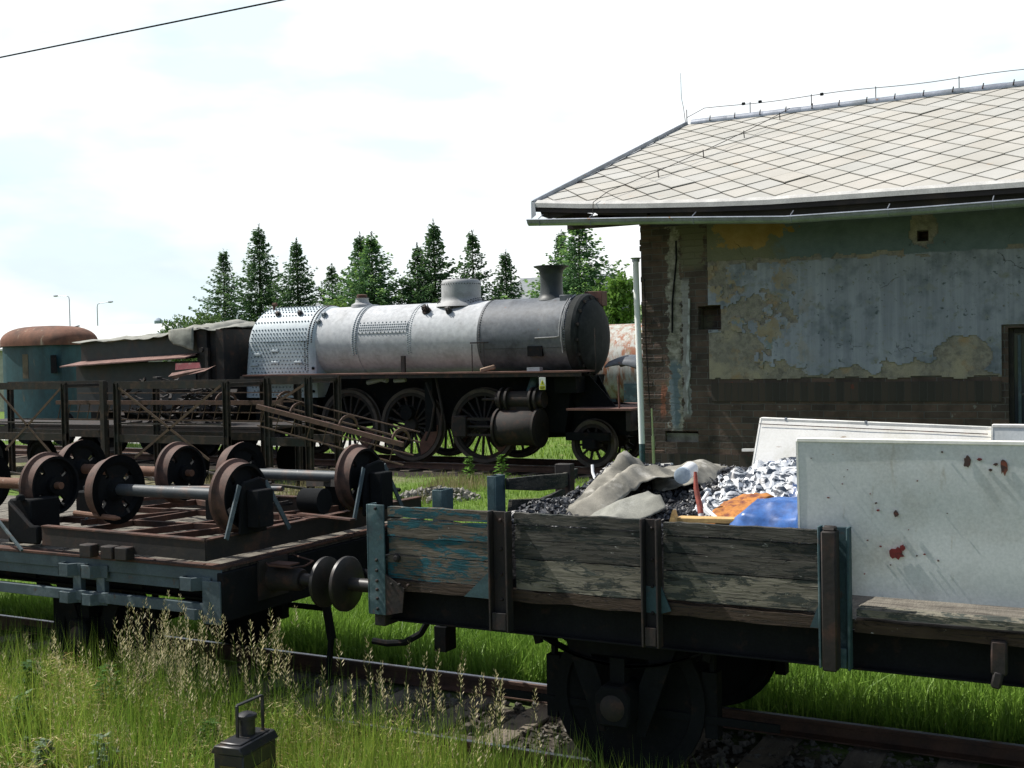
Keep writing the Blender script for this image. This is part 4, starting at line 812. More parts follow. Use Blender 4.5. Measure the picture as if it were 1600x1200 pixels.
B = MB(); B.lathe([(RB+.001, -15.99), (RB+.012, -15.99), (RB+.012, -14.66), (RB+.001, -14.66)], (0, YC, ZB), 'x', 72, a0=PI-.55, a1=PI-.21); B.make('seam_strip', m_boiler, b1, smooth=30)
# smokebox
sb = MB().lathe([(0, -12.80), (RB+.012, -12.80), (RB+.012, -10.62), (0, -10.62)], (0, YC, ZB), 'x', 72).make('smokebox', m_smoke, loco, smooth=30)
B = MB(); q = ringrivets(-12.74, 60, .018, RB+.012); B.add(q.v, q.f); q = ringrivets(-10.68, 60, .016, RB+.012); B.add(q.v, q.f)
for k in range(60): B.stud((-12.6+k*.033, YC-(RB+.013)*math.cos(-.28), ZB+(RB+.013)*math.sin(-.28)), (0, -1, -.28), .011, .008)
B.make('rivets', m_rivetd, sb, smooth=0)
B = MB().lathe([(RB+.0, -10.66), (RB+.05, -10.64), (RB+.06, -10.5), (RB+.03, -10.44), (RB-.05, -10.40), (0, -10.40)], (0, YC, ZB), 'x', 72); B.make('smokebox_ring', m_frontring, sb, smooth=30)
dr = MB().lathe([(.80, -10.41), (.80, -10.36), (.76, -10.33), (.66, -10.27), (.5, -10.22), (.3, -10.19), (0, -10.175)], (0, YC, ZB-.02), 'x', 72).make('smokebox_door', m_frontring, loco, smooth=50)
B = MB()
for k in range(16): t_ = 2*PI*k/16+.1; B.box(-10.42, -10.37, YC+.83*math.cos(t_)-.03, YC+.83*math.cos(t_)+.03, ZB+.83*math.sin(t_)-.03, ZB+.83*math.sin(t_)+.03)
B.make('door_clamp', m_rustd, dr)
# firebox wrapper
prof = []
RF = RB+.05
for k in range(37):
    t_ = PI*k/36; prof.append((YC-RF*math.cos(t_), ZB+RF*math.sin(t_)))
prof = [(YC-RF+.04, 1.85), (YC-RF+.0, 2.5)]+prof+[(YC+RF, 2.5), (YC+RF-.04, 1.85)]
def backx(y, z):  # sloped and rounded back head
    x = -19.44+.17*max(0, (z-1.9))/1.5; rr = math.hypot(y-YC, max(0, z-ZB)); 
    return x+ .0
B = MB(); np_ = len(prof); secs = []
for j, (dx, sc_) in enumerate(((.0, .86), (.03, .93), (.10, .98), (.2, 1.0))):
    secs.append([(backx(y, z)+dx, YC+(y-YC)*sc_, (z if z < 2.0 else ZB+(z-ZB)*sc_)) for y, z in prof])
secs.append([(-17.36, y, z) for y, z in prof]); secs.append([(-17.27, YC+(y-YC)*.985, z if z < 2 else ZB+(z-ZB)*.985) for y, z in prof]); secs.append([(-17.22, YC+(y-YC)*.93, z if z < 2 else ZB+(z-ZB)*.93) for y, z in prof])
vs = [p for s_ in secs for p in s_]; fs = []
for i in range(len(secs)-1):
    for k in range(np_-1): fs.append((i*np_+k, (i+1)*np_+k, (i+1)*np_+k+1, i*np_+k+1))
fs.append(tuple(range(np_))); fs.append(tuple((len(secs)-1)*np_+k for k in range(np_))[::-1]); B.add(vs, fs); fb = B.make('firebox', m_firebox, loco, smooth=40)
B = MB()
for k in range(24):
    for j in range(24):
        x = -19.14+k*.105+(.052 if j % 2 else 0)
        if x > -17.42: continue
        if j < 15: z = 1.92+j*.092; p = (x, YC-RF+.04*max(0, (2.5-z)/.65), z); nn = (0, -1, 0)
        else: continue
        if z < 2.36 or z > 2.44: B.stud(p, nn, .022, .026)
for a in (.06, .17, .28, .39, .62, .84, 1.0, 1.12, 1.24, 1.36, 1.5, 1.65, 1.8):
    for k in range(24):
        x = -19.12+k*.095; t_ = a
        if x > -17.45: continue
        if a < .5 and k % 1: continue
        B.stud((x, YC-RF*math.cos(t_), ZB+RF*math.sin(t_)), (0, -math.cos(t_), math.sin(t_)), .021, .026)
B.make('stay_bolts', m_rivet, fb, smooth=0)
B = MB(); q = ringrivets(-17.40, 52, .025, RF, 0, 0, PI); B.add(q.v, q.f); q = ringrivets(-17.31, 52, .022, RF-.006, .5, 0, PI); B.add(q.v, q.f)
for k in range(14): B.stud((-17.42, YC-RF+.01, 2.5+k*.05), (0, -1, 0), .024, .022); B.stud((-17.5, YC-RF+.01, 2.52+k*.05), (0, -1, 0), .024, .022)
B.make('seam_rivets', m_rivetd, fb, smooth=0)
def flangefit(x, a, name, mt, L=.12, r=.07, R=RB, rows=6, par=None):
    d = Vector((0, -math.cos(a), math.sin(a))); p = Vector((x, YC, ZB))+d*R; B = MB(); B.tube([p-d*.02, p+d*.03], r*1.25, 16); B.tube([p+d*.03, p+d*L], r*.62, 12)
    u = Vector((1, 0, 0)); w = d.cross(u)
    for k in range(rows): t_ = 2*PI*k/rows; q = p+(u*math.cos(t_)+w*math.sin(t_))*r*.95; B.tube([q, q+d*(L*.9)], .012, 6)
    return B.make(name, mt, par or loco)
flangefit(-14.27, .86, 'washout_fitting', m_rustd, .17, .085); flangefit(-13.65, .80, 'washout_fitting', m_rivetd, .15, .06)
flangefit(-17.15, .86, 'washout_fitting', m_rivet, .1, .06); flangefit(-17.22, .62, 'washout_fitting', m_rivet, .08, .055)
flangefit(-18.55, .9, 'washout_fitting', m_rivetd, .10, .055, RF); flangefit(-17.87, .9, 'washout_fitting', m_rivetd, .10, .055, RF)
B = MB(); B.tube([(-18.9, YC-.3, 3.9), (-18.9, YC-.3, 4.14)], .03, 8); B.tube([(-18.93, YC-.3, 4.13), (-18.82, YC-.3, 4.14)], .05, 8); B.make('rusty_stub', m_rust, fb)
for x, z in ((-18.4, 2.98), (-18.4, 2.7), (-18.95, 2.9), (-19.05, 2.65), (-17.7, 2.7)):
    B = MB(); B.box(x-.12, x+.12, YC-RF-.03, YC-RF+.01, z-.03, z+.03); B.make('mud_door', m_firebox, fb, bevel=.01)
for z in (2.55, 2.0): MB().tube([(-17.32, YC-RF+.06, z), (-17.26, YC-RF-.01, z)], .035, 12).make('plug', m_black, fb)
# dome, chimney, valve seat
B = MB(); pr = [(.60, -.13), (.56, -.07), (.49, -.02), (.46, .05), (.455, .10), (.455, .40), (.44, .45), (.40, .485), (0, .49)]
B.lathe(pr, (-13.68, YC, ZB+RB+.02), 'z', 48); dm = B.make('dome', m_dome, loco)
B = MB()
for k in range(44): t_ = 2*PI*k/44; B.stud((-13.68+.455*math.cos(t_), YC+.455*math.sin(t_), ZB+RB+.40), (math.cos(t_), math.sin(t_), 0), .013, .012)
for k in range(48):
    for rr, oo in ((.54, 0), (.50, .5)): t_ = 2*PI*(k+oo)/48; yy = rr*math.sin(t_); zz = math.sqrt(max(.01, RB*RB-yy*yy)); B.stud((-13.68+rr*math.cos(t_), YC+yy, ZB+zz+(.03 if rr == .54 else .07)), (math.cos(t_)*.4, yy, zz), .016, .016)
for k in range(24): t_ = 2*PI*k/24; B.tube([(-13.68+.33*math.cos(t_), YC+.33*math.sin(t_), ZB+RB+.49), (-13.68+.33*math.cos(t_), YC+.33*math.sin(t_), ZB+RB+.54)], .014, 5)
B.make('rivets', m_rivetd, dm, smooth=0)
B = MB().lathe([(.40, -.16), (.38, -.06), (.30, .0), (.255, .08), (.245, .3), (.25, .5), (.27, .60), (.33, .655), (.385, .675), (.39, .70), (.33, .70), (.24, .6), (.22, .2)], (-11.37, YC, ZB+RB), 'z', 40); ch = B.make('chimney', mat('black_green_chimney', (.028, .034, .036), ((.06, .065, .068), 3, .55, .75), rough=.5, bump=.1), loco)
B = MB().lathe([(.28, -.08), (.26, .04), (.17, .09), (.15, .17), (.17, .20), (0, .2)], (-16.45, YC, ZB+RB-.0), 'z', 28); vs_ = B.make('valve_seat', m_dome, loco)
MB().lathe([(.13, .12), (.13, .27), (.1, .29), (0, .29)], (-16.45, YC, ZB+RB), 'z', 16).make('valve_cap', m_rust, vs_)
B = MB(); B.box(-10.98, -10.72, YC-.42, YC-.12, ZB+RB-.12, ZB+RB+.03); B.make('top_box', m_smoke, sb, bevel=.01)
B = MB(); B.box(-10.72, -10.3, YC+.3, YC+.6, ZB+RB-.2, ZB+RB+.12); B.make('lamp_bracket', m_board, sb, bevel=.01)
B = MB(); ang = [1.35, 1.1, .8, .5, .2, .0]; pts = [(-10.78, YC-(RB+.04)*math.cos(a), ZB+(RB+.04)*math.sin(a)) for a in ang]; pts += [(-10.85, YC-RB-.04, ZB-.02), (-11.35, YC-RB-.04, ZB-.03)]
B.tube(pts, .012, 6); B.tube([(-10.72, YC-(RB+.05)*math.cos(a), ZB+(RB+.05)*math.sin(a)) for a in (1.4, 1.1, .8, .5, .2, -.1, -.4)], .014, 6); B.make('pipework', m_dome, sb)
B = MB(); B.tube([(-12.85, YC-1.0, 2.42), (-12.85, YC-1.0, 3.02)], .012, 6); B.tube([(-12.55, YC-1.0, 2.42), (-12.55, YC-1.0, 3.05)], .008, 6); B.bar((-12.9, YC-.98, 3.05), (-12.45, YC-.98, 3.05), .03, .03); B.make('bracket', m_rustd, sb)
MB().box(-11.55, -11.2, YC-RB-.012, YC-RB+.08, 2.83-.1, 3.05-.1).make('soot_patch', m_black, sb)
# running board, frames, cylinders
B = MB(); plank(B, -19.0, -10.05, 2.385, 2.42, 21.83, 22.55, 11, .004, .008, .3); rb = B.make('running_board', m_board, loco)
B = MB(); B.box(-19.1, -10.05, 21.85, 21.87, 2.30, 2.385); B.make('valance', m_rustd, rb)
B = MB(); B.bar((-12.5, 22.0, 2.44), (-12.2, 22.1, 2.52), .12, .1); B.make('loose_block', mat('tan_block', (.3, .2, .14)), rb, bevel=.02)
MB().box(-11.35, -11.05, 21.95, 22.1, 2.42, 2.5).make('small_bracket', m_zinc, rb)
MB().box(-14.75, -14.65, 22.3, 22.36, 2.42, 2.8).make('small_bracket', m_rustd, rb)
B = MB()
for y in (22.72, 23.72): B.prism([(-18.9, 1.9), (-18.9, 1.0), (-17.4, .95), (-17.2, 1.25), (-12.0, 1.25), (-11.6, .95), (-9.2, 1.05), (-9.0, 1.6), (-10.2, 1.7), (-10.5, 2.3), (-17.0, 2.3), (-17.2, 1.9)], 'y', y, y+.06)
B.make('frame', m_black, loco, smooth=0)
B = MB(); B.prism([(-12.1, 2.3), (-10.5, 2.3), (-10.7, 1.1), (-11.9, 1.1)], 'y', 22.4, 24.1); B.make('saddle', m_black, loco)
B = MB(); B.box(-19.2, -17.3, 22.5, 24.0, 1.2, 1.86); B.make('ash_pan', m_black, loco, bevel=.02)
cy = MB().lathe([(0, -12.02), (.36, -12.02), (.38, -11.98), (.38, -11.1), (.36, -11.06), (0, -11.06)], (0, 22.0, 1.22), 'x', 32).make('cylinder', m_rustd, loco)
B = MB()
for x in (-12.06, -11.12): B.lathe([(0, 0), (.42, 0), (.42, .05), (0, .05)], (x, 22.0, 1.22), 'x', 32)
B.make('cylinder_flange', m_rustd, cy)
B = MB(); B.lathe([(0, -12.1), (.18, -12.1), (.18, -11.0), (0, -11.0)], (0, 22.05, 1.82), 'x', 24); 
for x in (-12.0, -11.85, -11.28, -11.16): B.lathe([(0, 0), (.26, 0), (.26, .05), (0, .05)], (x, 22.05, 1.82), 'x', 24)
B.box(-11.95, -11.15, 21.95, 22.15, 1.45, 1.75); B.tube([(-12.1, 22.05, 1.82), (-12.5, 22.05, 1.82)], .03, 10); B.make('valve_chest', m_rustd, cy)
B = MB(); B.tube([(-11.4, 22.2, 1.95), (-11.35, 22.35, 2.3)], .1, 16); B.make('steam_pipe', m_tealst, cy)
B = MB(); B.box(-13.2, -12.05, 22.05, 22.15, 1.36, 1.42); B.box(-13.2, -12.05, 22.05, 22.15, 1.02, 1.07); B.make('slide_bar', m_rustd, loco)
B = MB(); B.box(-13.25, -12.9, 22.0, 22.2, 1.0, 1.46); B.tube([(-12.95, 22.1, 1.22), (-12.0, 22.1, 1.22)], .035, 10); B.make('crosshead', m_rustd, loco, bevel=.02)
MB().box(-14.0, -13.8, 22.1, 22.25, 1.1, 2.3).make('motion_bracket', m_black, loco)
B = MB(); B.tube([(-13.95, 22.1, 2.2), (-13.75, 22.1, 1.7), (-13.85, 22.1, 1.2), (-14.0, 22.1, .9)], .03, 6); B.tube([(-13.7, 22.1, 2.3), (-13.55, 22.1, 1.6), (-13.6, 22.1, 1.0)], .03, 6); B.make('expansion_link', m_rustd, loco)
B = MB(); B.tube([(-15.6, 22.2, 2.2), (-15.2, 22.15, 2.28), (-15.0, 22.1, 2.25)], .06, 8); B.tube([(-14.8, 22.1, 2.24), (-14.5, 22.1, 2.26)], .05, 8); B.make('hanging_pipe', m_dome, loco)
def spoked(x, z, R, nsp, cw, y=22.5, s=-1, name='driving_wheel', cwa=-.6):
    yy = lambda h: h*-s*-1
    B = MB(); B.lathe([(R-.16, -.045), (R-.07, -.05), (R-.07, .05), (R-.16, .045)], (x, y, z), 'y', 56, closed=True)
    B.lathe([(0, -.11), (.15, -.11), (.17, -.08), (.17, .08), (.15, .1), (0, .1)], (x, y, z), 'y', 24)
    for k in range(nsp):
        a = 2*PI*k/nsp+.1; p = Vector((x+.14*math.cos(a), y, z+.14*math.sin(a))); q = Vector((x+(R-.13)*math.cos(a), y, z+(R-.13)*math.sin(a))); B.bar(p, q, .045, .05, (0, 1, 0))
    w = B.make(name, m_rustd, loco)
    MB().lathe([(R-.08, -.06), (R-.004, -.065), (R+.0, .04), (R+.028, .05), (R+.028, .075), (R-.08, .07)], (x, y, z), 'y', 64, closed=True).make('tyre', m_tyre, w)
    if cw:
        a0, a1 = cwa-cw, cwa+cw; ps = [(x+(R-.1)*math.cos(a0+(a1-a0)*k/14), z+(R-.1)*math.sin(a0+(a1-a0)*k/14)) for k in range(15)]; ps += [(x+(R-.36)*math.cos(cwa+(a1-cwa)*.8), z+(R-.36)*math.sin(cwa+(a1-cwa)*.8)), (x+(R-.36)*math.cos(cwa-(a1-cwa)*.8), z+(R-.36)*math.sin(cwa-(a1-cwa)*.8))]
        MB().prism(ps, 'y', y-.06, y+.05).make('counterweight', m_board, w)
    return w
m_tyre = mat('grey_brown_tyre', (.075, .058, .048), ((.03, .027, .025), 5, .5, .7), rough=.6)
for x, cw in ((-16.33, .35), (-14.6, .62), (-12.72, .4)):
    spoked(x, 1.22, .82, 18, cw); spoked(x, 1.22, .82, 18, cw, 24.0, 1)
    B = MB(); B.tube([(x, 22.5, 1.22), (x, 24.0, 1.22)], .1, 12); B.make('axle', m_black, loco)
B = MB(); B.lathe([(0, -.14), (.16, -.14), (.16, .0), (0, 0)], (-14.63, 22.42, 1.22+.28), 'y', 16); B.tube([(-14.9, 22.35, 1.55), (-14.75, 22.3, 1.66), (-14.5, 22.3, 1.66), (-14.4, 22.35, 1.58)], .02, 6); B.make('crank_pin', m_black, loco)
spoked(-10.08, .87, .5, 10, 0, name='leading_wheel'); spoked(-10.08, .87, .5, 10, 0, 24.0, 1, name='leading_wheel'); spoked(-18.5, .87, .5, 10, 0, name='trailing_wheel'); spoked(-18.5, .87, .5, 10, 0, 24.0, 1, name='trailing_wheel')
B = MB(); B.box(-10.6, -9.6, 22.2, 22.3, .95, 1.12); B.box(-10.2, -9.9, 22.15, 22.3, .78, .98); B.make('truck_frame', m_black, loco, bevel=.01)
B = MB(); B.box(-10.4, -8.95, 21.85, 24.65, 1.60, 1.64); B.make('front_platform', m_board, loco)
B = MB(); B.box(-9.1, -8.98, 21.9, 24.6, 1.18, 1.6); B.make('buffer_beam', m_rustd, loco, bevel=.01)
for y in (22.38, 24.12): buffer(loco, -8.98, y, 1, z=1.42, R=.22, L=.5)
B = MB(); B.tube([(-9.32, 22.1, 1.64), (-9.33, 22.1, 2.3)], .02, 8); B.make('handrail_post', m_board, loco)
B = MB(); B.tube([(-9.98, 22.45, 2.4), (-9.98, 22.42, 3.3)], .012, 6); B.make('handrail_post', m_rustd, loco)
B = MB(); k = 12; vs = []; fs = []
for i in range(k+1):
    t_ = i/k; x = -9.9+1.0*t_; zz = 2.62+.18*math.sin(t_*2.2)-.22*t_*t_
    for j in range(5): s_ = j/4; vs.append((x, 22.7+.9*s_*(1-.3*t_), zz-.14*(2*s_-1)**2*(1+t_)))
for i in range(k):
    for j in range(4): fs.append((i*5+j, (i+1)*5+j, (i+1)*5+j+1, i*5+j+1))
B.add(vs, fs); o = B.make('bent_cover_plate', m_smoke, loco); md = o.modifiers.new('th', 'SOLIDIFY'); md.thickness = .03
MB().prism([(-11.0, 2.3), (-10.2, 2.3), (-9.6, 1.64), (-10.5, 1.64)], 'y', 22.6, 22.64).make('front_stay_plate', m_black, loco)
B = MB(); B.prism([(22.1, 2.3), (22.15, 1.95), (22.6, 1.95), (22.6, 2.3)], 'x', -10.8, -10.3); B.make('step_bracket', m_black, loco)
# warning sign
sg = MB().box(-11.0, -10.85, 21.82, 21.832, 2.03, 2.29).make('warning_sign', mat('sign_white', (.62, .64, .62), rough=.4, bump=0), loco, bevel=.002)
m_yel = mat('sign_yellow', (.62, .62, .02), rough=.4, bump=0, vary=.03); m_sblk = mat('sign_black', (.02, .02, .02), bump=0)
MB().box(-10.99, -10.86, 21.816, 21.82, 2.035, 2.115).make('yellow_band', m_yel, sg)
MB().prism([(-10.98, 2.13), (-10.87, 2.13), (-10.925, 2.24)], 'y', 21.816, 21.82).make('warning_triangle', m_yel, sg)
B = MB(); B.prism([(-10.93, 2.15), (-10.92, 2.15), (-10.915, 2.18), (-10.925, 2.18), (-10.92, 2.215), (-10.935, 2.175)], 'y', 21.812, 21.816)
for z in (2.095, 2.075, 2.055): B.box(-10.975, -10.875-.02*(z < 2.06), 21.812, 21.816, z-.005, z+.004)
B.make('sign_marks', m_sblk, sg)

# ---- tender
ten = thing('coal_tender', 'dark tender with a pinkish rusty ledge and grey canvas over the top', 'tender', (-21.8, YC, .37))
B = MB(); B.box(-24.8, -20.6, 21.95, 24.6, 1.5, 2.78); tb = B.make('tank', m_tender, ten, bevel=.01)
B = MB(); B.prism([(-24.7, 2.8), (-20.55, 2.95), (-20.55, 3.5), (-20.9, 3.5), (-22, 3.38), (-24.7, 3.34)], 'y', 22.05, 22.1); B.prism([(-24.7, 2.8), (-20.55, 2.95), (-20.55, 3.5), (-20.9, 3.5), (-22, 3.38), (-24.7, 3.34)], 'y', 24.4, 24.45); B.box(-24.72, -24.66, 22.1, 24.4, 2.78, 3.32); B.make('bunker_side', m_tender, ten)
B = MB(); B.add([(-24.95, 21.55, 2.71), (-20.6, 21.6, 2.88), (-20.4, 21.75, 2.95), (-20.45, 22.1, 3.0), (-24.7, 22.1, 2.84), (-24.95, 21.55, 2.68), (-20.6, 21.6, 2.85), (-20.4, 21.75, 2.92), (-20.45, 22.1, 2.97), (-24.7, 22.1, 2.81)], [(0, 1, 2, 3, 4), (9, 8, 7, 6, 5), (0, 5, 6, 1), (1, 6, 7, 2)]); B.make('ledge', m_ledge, ten, smooth=0)
B = MB()
for (x0, x1, y0, z1) in ((-20.5, -20.15, 21.9, 3.6), (-20.15, -19.9, 22.0, 3.52), (-19.88, -19.6, 21.9, 3.55)): B.box(x0, x1-.02, y0, 24.5, 1.5, z1)
B.make('front_locker', m_rustd, ten, bevel=.01)
B = MB()
for y in (22.6, 23.9): B.box(-25, -19.8, y, y+.05, .95, 1.5)
B.make('frame', m_black, ten)
for x in (-24.1, -22.6, -20.9):
    for y, s in ((22.5, -1), (24.0, 1)):
        spk = wagon_wheel(ten, x, y, s, R=.5); spk.location.z += .37
    B = MB(); B.box(x-.15, x+.15, 22.25, 22.4, .7, 1.0); B.bar((x-.6, 22.3, 1.15), (x, 22.3, 1.02), .06, .05); B.bar((x+.6, 22.3, 1.15), (x, 22.3, 1.02), .06, .05); B.make('axle_box', m_black, ten, bevel=.01)
B = MB(); B.box(-20.15, -20.05, 21.8, 21.88, 2.2, 3.1); B.tube([(-20.2, 21.78, 3.05), (-20.2, 21.72, 3.05)], .06, 10); B.make('handrail', m_rustd, ten)
# ---------------------------------------------------------------- rolling stock behind, scrap
van = thing('passenger_van', 'teal coach body with a rounded rusty roof, left of the tender', 'railway carriage', (-29, 26, .3))
B = MB(); x0, x1, y0, y1 = -31.7, -28.75, 24.9, 26.5; c_ = .5; pl = [(x0+c_, y0), (x1-c_, y0), (x1-.15, y0+.15), (x1, y0+c_), (x1, y1), (x0, y1), (x0, y0+c_), (x0+.15, y0+.15)]
holes = [(-29.95, -29.6, 2.3, 3.2), (-28.35, -28.0, 2.6, 3.2)]
B.prism(pl, 'z', 1.0, 3.46); vb = B.make('body', m_van, van)
MB().box(-30.45, -30.2, y0-.01, y0+.0, 2.35, 3.1).make('door_panel', mat('ochre_panel', (.12, .1, .06), ((.05, .04, .03), 3, .5, .7)), vb); MB().box(-29.2, -28.95, y0-.012, y0, 2.5, 3.05).make('window', m_black, vb)
B = MB(); vs = []; nu, nv = 36, 10
for j in range(nv+1):
    e = j/nv*PI/2; 
    for i in range(nu):
        a = 2*PI*i/nu; cx = math.copysign(abs(math.cos(a))**.55, math.cos(a)); sy = math.copysign(abs(math.sin(a))**.55, math.sin(a)); k = math.cos(e)**.6
        vs.append((-30.2+1.6*cx*k, 25.7+.92*sy*k, 3.46+.52*math.sin(e)))
for i in range(nu):
    a = 2*PI*i/nu; cx = math.copysign(abs(math.cos(a))**.55, math.cos(a)); sy = math.copysign(abs(math.sin(a))**.55, math.sin(a)); vs.append((-30.2+1.6*cx, 25.7+.92*sy, 3.36))
fs = [(j*nu+i, j*nu+(i+1) % nu, (j+1)*nu+(i+1) % nu, (j+1)*nu+i) for j in range(nv) for i in range(nu)]+[((nv+1)*nu+i, (nv+1)*nu+(i+1) % nu, (i+1) % nu, i) for i in range(nu)]+[tuple(range(nv*nu, nv*nu+nu))]
B.add(vs, fs); B.make('roof', m_roofr, van, smooth=60)
B = MB(); B.box(-31.5, -28.85, 25.0, 25.1, .8, 1.0); B.box(-31.5, -28.85, 26.3, 26.4, .8, 1.0); B.make('underframe', m_black, van)
for x in (-30.6, -29.0):
    for y, s in ((25.1, -1), (26.4, 1)): w_ = wagon_wheel(van, x, y, s); w_.location.z += .3
# tank wagon seen behind the engine front
tk = thing('tank_wagon', 'pale tank wagon streaked with rust behind the engine front', 'wagon', (-9.5, 28.2, .3))
MB().lathe([(0, -12.6), (.5, -12.55), (1.0, -12.4), (1.2, -12.2), (1.2, -7.0), (1.0, -6.9), (0, -6.8)], (0, 28.3, 2.32), 'x', 48).make('tank', m_tank, tk)
B = MB(); B.box(-12.5, -6.8, 27.1, 27.25, 1.0, 1.35); B.box(-12.5, -6.8, 29.3, 29.45, 1.0, 1.35); B.make('frame', m_black, tk)
for x in (-11.4, -8):
    for y, s in ((27.6, -1), (29.0, 1)): w_ = wagon_wheel(tk, x, y, s); w_.location.z += .3
B = MB(); B.box(-12.0, -11.6, 27.3, 29.2, 1.3, 1.6); B.box(-11.3, -10.9, 27.1, 27.3, 1.3, 2.0); B.make('saddle', m_tealst, tk)
# canvas over the tender and white sheet behind it
def cr(p0, p1, p2, p3, t): return .5*((2*p1)+(-p0+p2)*t+(2*p0-5*p1+4*p2-p3)*t*t+(-p0+3*p1-3*p2+p3)*t**3)
def cloth(ctrl, sub_, amp, sc_, seed, name, mt, th=.006, label=None, cat=None, crease=0, group=None, fold=0, lin=0):
    C_ = np.array(ctrl, float); 
    def interp(A, s):
        A = np.concatenate([2*A[:1]-A[1:2], A, 2*A[-1:]-A[-2:-1]]); out = []
        for i in range(1, len(A)-2):
            for k in range(s): out.append((1-lin)*cr(A[i-1], A[i], A[i+1], A[i+2], k/s)+lin*(A[i]*(1-k/s)+A[i+1]*(k/s)))
        out.append(A[-2]); return np.array(out)
    C_ = interp(C_, sub_); C_ = np.swapaxes(interp(np.swapaxes(C_, 0, 1), sub_), 0, 1); nu, nv = C_.shape[:2]; B = MB(); vs = []
    for i in range(nu):
        for j in range(nv):
            p = Vector(C_[i, j]); q = p*sc_+Vector((seed, seed*2, 0)); d = noise.noise(q)+.5*noise.noise(q*2.3)
            if crease: d = (abs(noise.noise(q))*2-.6)+.6*(abs(noise.noise(q*2.1))*2-.6)
            if fold: qq = Vector((p.x*3.2+p.y*6.0, p.y*2.0-p.x*3, p.z*2+seed)); d = .5*d-(abs(noise.noise(qq*1.3))*2.4-.6)-.5*abs(noise.noise(qq*2.9))
            vs.append(p+Vector((noise.noise(q+Vector((5, 0, 0)))*.6, noise.noise(q+Vector((0, 7, 0)))*.6, d))*amp)
    fs = [(i*nv+j, (i+1)*nv+j, (i+1)*nv+j+1, i*nv+j+1) for i in range(nu-1) for j in range(nv-1)]; B.add(vs, fs); o = B.make(name, mt, None, smooth=60 if not crease else 25)
    md = o.modifiers.new('thick', 'SOLIDIFY'); md.thickness = th; md.offset = 0
    if label: tag(o, label, cat, group)
    return o
cloth([[(-24.85, 21.9, 3.34), (-24.85, 23.2, 3.42), (-24.85, 24.6, 3.4)], [(-23.2, 21.95, 3.34), (-23.2, 23.2, 3.5), (-23.2, 24.6, 3.5)], [(-21.9, 21.9, 3.40), (-21.9, 23.2, 3.6), (-21.9, 24.6, 3.5)], [(-21.2, 21.85, 3.52), (-21.2, 23.2, 3.72), (-21.2, 24.6, 3.55)], [(-20.3, 21.85, 3.60), (-20.3, 23.2, 3.78), (-20.3, 24.6, 3.6)], [(-20.05, 21.85, 3.54), (-20.0, 23.2, 3.62), (-20.0, 24.6, 3.6)], [(-19.8, 21.9, 3.57), (-19.8, 23.2, 3.72), (-19.8, 24.6, 3.6)], [(-19.55, 21.85, 3.58), (-19.55, 23.2, 3.62), (-19.55, 24.6, 3.5)]], 6, .07, 2.4, 3, 'canvas_cover', m_tarp, .012, 'weathered grey canvas draped over the whole top of the coal tender', 'canvas')
cloth([[(-21.35, 21.84, 3.56), (-20.9, 21.84, 3.60), (-20.5, 21.82, 3.60)], [(-21.3, 21.8, 3.35), (-20.9, 21.78, 3.4), (-20.5, 21.80, 3.3)], [(-21.15, 21.8, 3.2), (-20.85, 21.76, 3.15), (-20.5, 21.80, 3.02)]], 5, .03, 3, 8, 'hanging_flap', m_tarp, .01, 'corner of canvas hanging down the side of the tender', 'canvas')
# scrap sheets and bits between the lattice frames and the tender
m_pink = mat('pink_red_sheet', (.28, .07, .08), ((.3, .2, .17), 6, .5, .6), rough=.7)
def scrap(name, label, pts, th, mt, cat='scrap'):
    B = MB(); n_ = len(pts); off = Vector((0, th, 0)); vs = [Vector(p) for p in pts]+[Vector(p)+off for p in pts]; B.add(vs, [tuple(range(n_)), tuple(range(n_, 2*n_))[::-1]]+[(k, n_+k, n_+(k+1) % n_, (k+1) % n_) for k in range(n_)]); return tag(B.make(name, mt, None, smooth=0), label, cat)
scrap('scrap_sheet', 'crumpled pinkish scrap sheet, pointed, in front of the tender', [(-19.0, 19.5, 2.52), (-18.3, 19.5, 2.60), (-17.9, 19.5, 2.62), (-17.7, 19.5, 2.68), (-18.0, 19.45, 2.55), (-18.7, 19.45, 2.44), (-18.85, 19.45, 2.38), (-19.02, 19.4, 2.44)], .02, m_ledge)
scrap('scrap_sheet', 'red and white striped scrap sheet just above the pinkish one', [(-19.0, 19.6, 2.58), (-18.25, 19.6, 2.62), (-18.3, 19.62, 2.74), (-19.0, 19.62, 2.73)], .02, m_pink)
B = MB(); r = random.Random(6)
for i in range(150):
    x = -20.6+r.random()*3.2; p = Vector((x, 19.6+r.uniform(-.5, .5), 1.3+r.random()*1.25*(1-.25*abs(x+19)))); d = Vector((r.uniform(-.5, .5), r.uniform(-.3, .3), r.uniform(-.12, .2)))*r.uniform(.4, 1.2); B.bar(p, p+d, r.uniform(.03, .16), r.uniform(.01, .06))
tag(B.make('scrap_heap', m_rustd, None, smooth=0), 'dark tangled heap of scrap metal behind the lattice frames', 'scrap heap', kind='stuff')
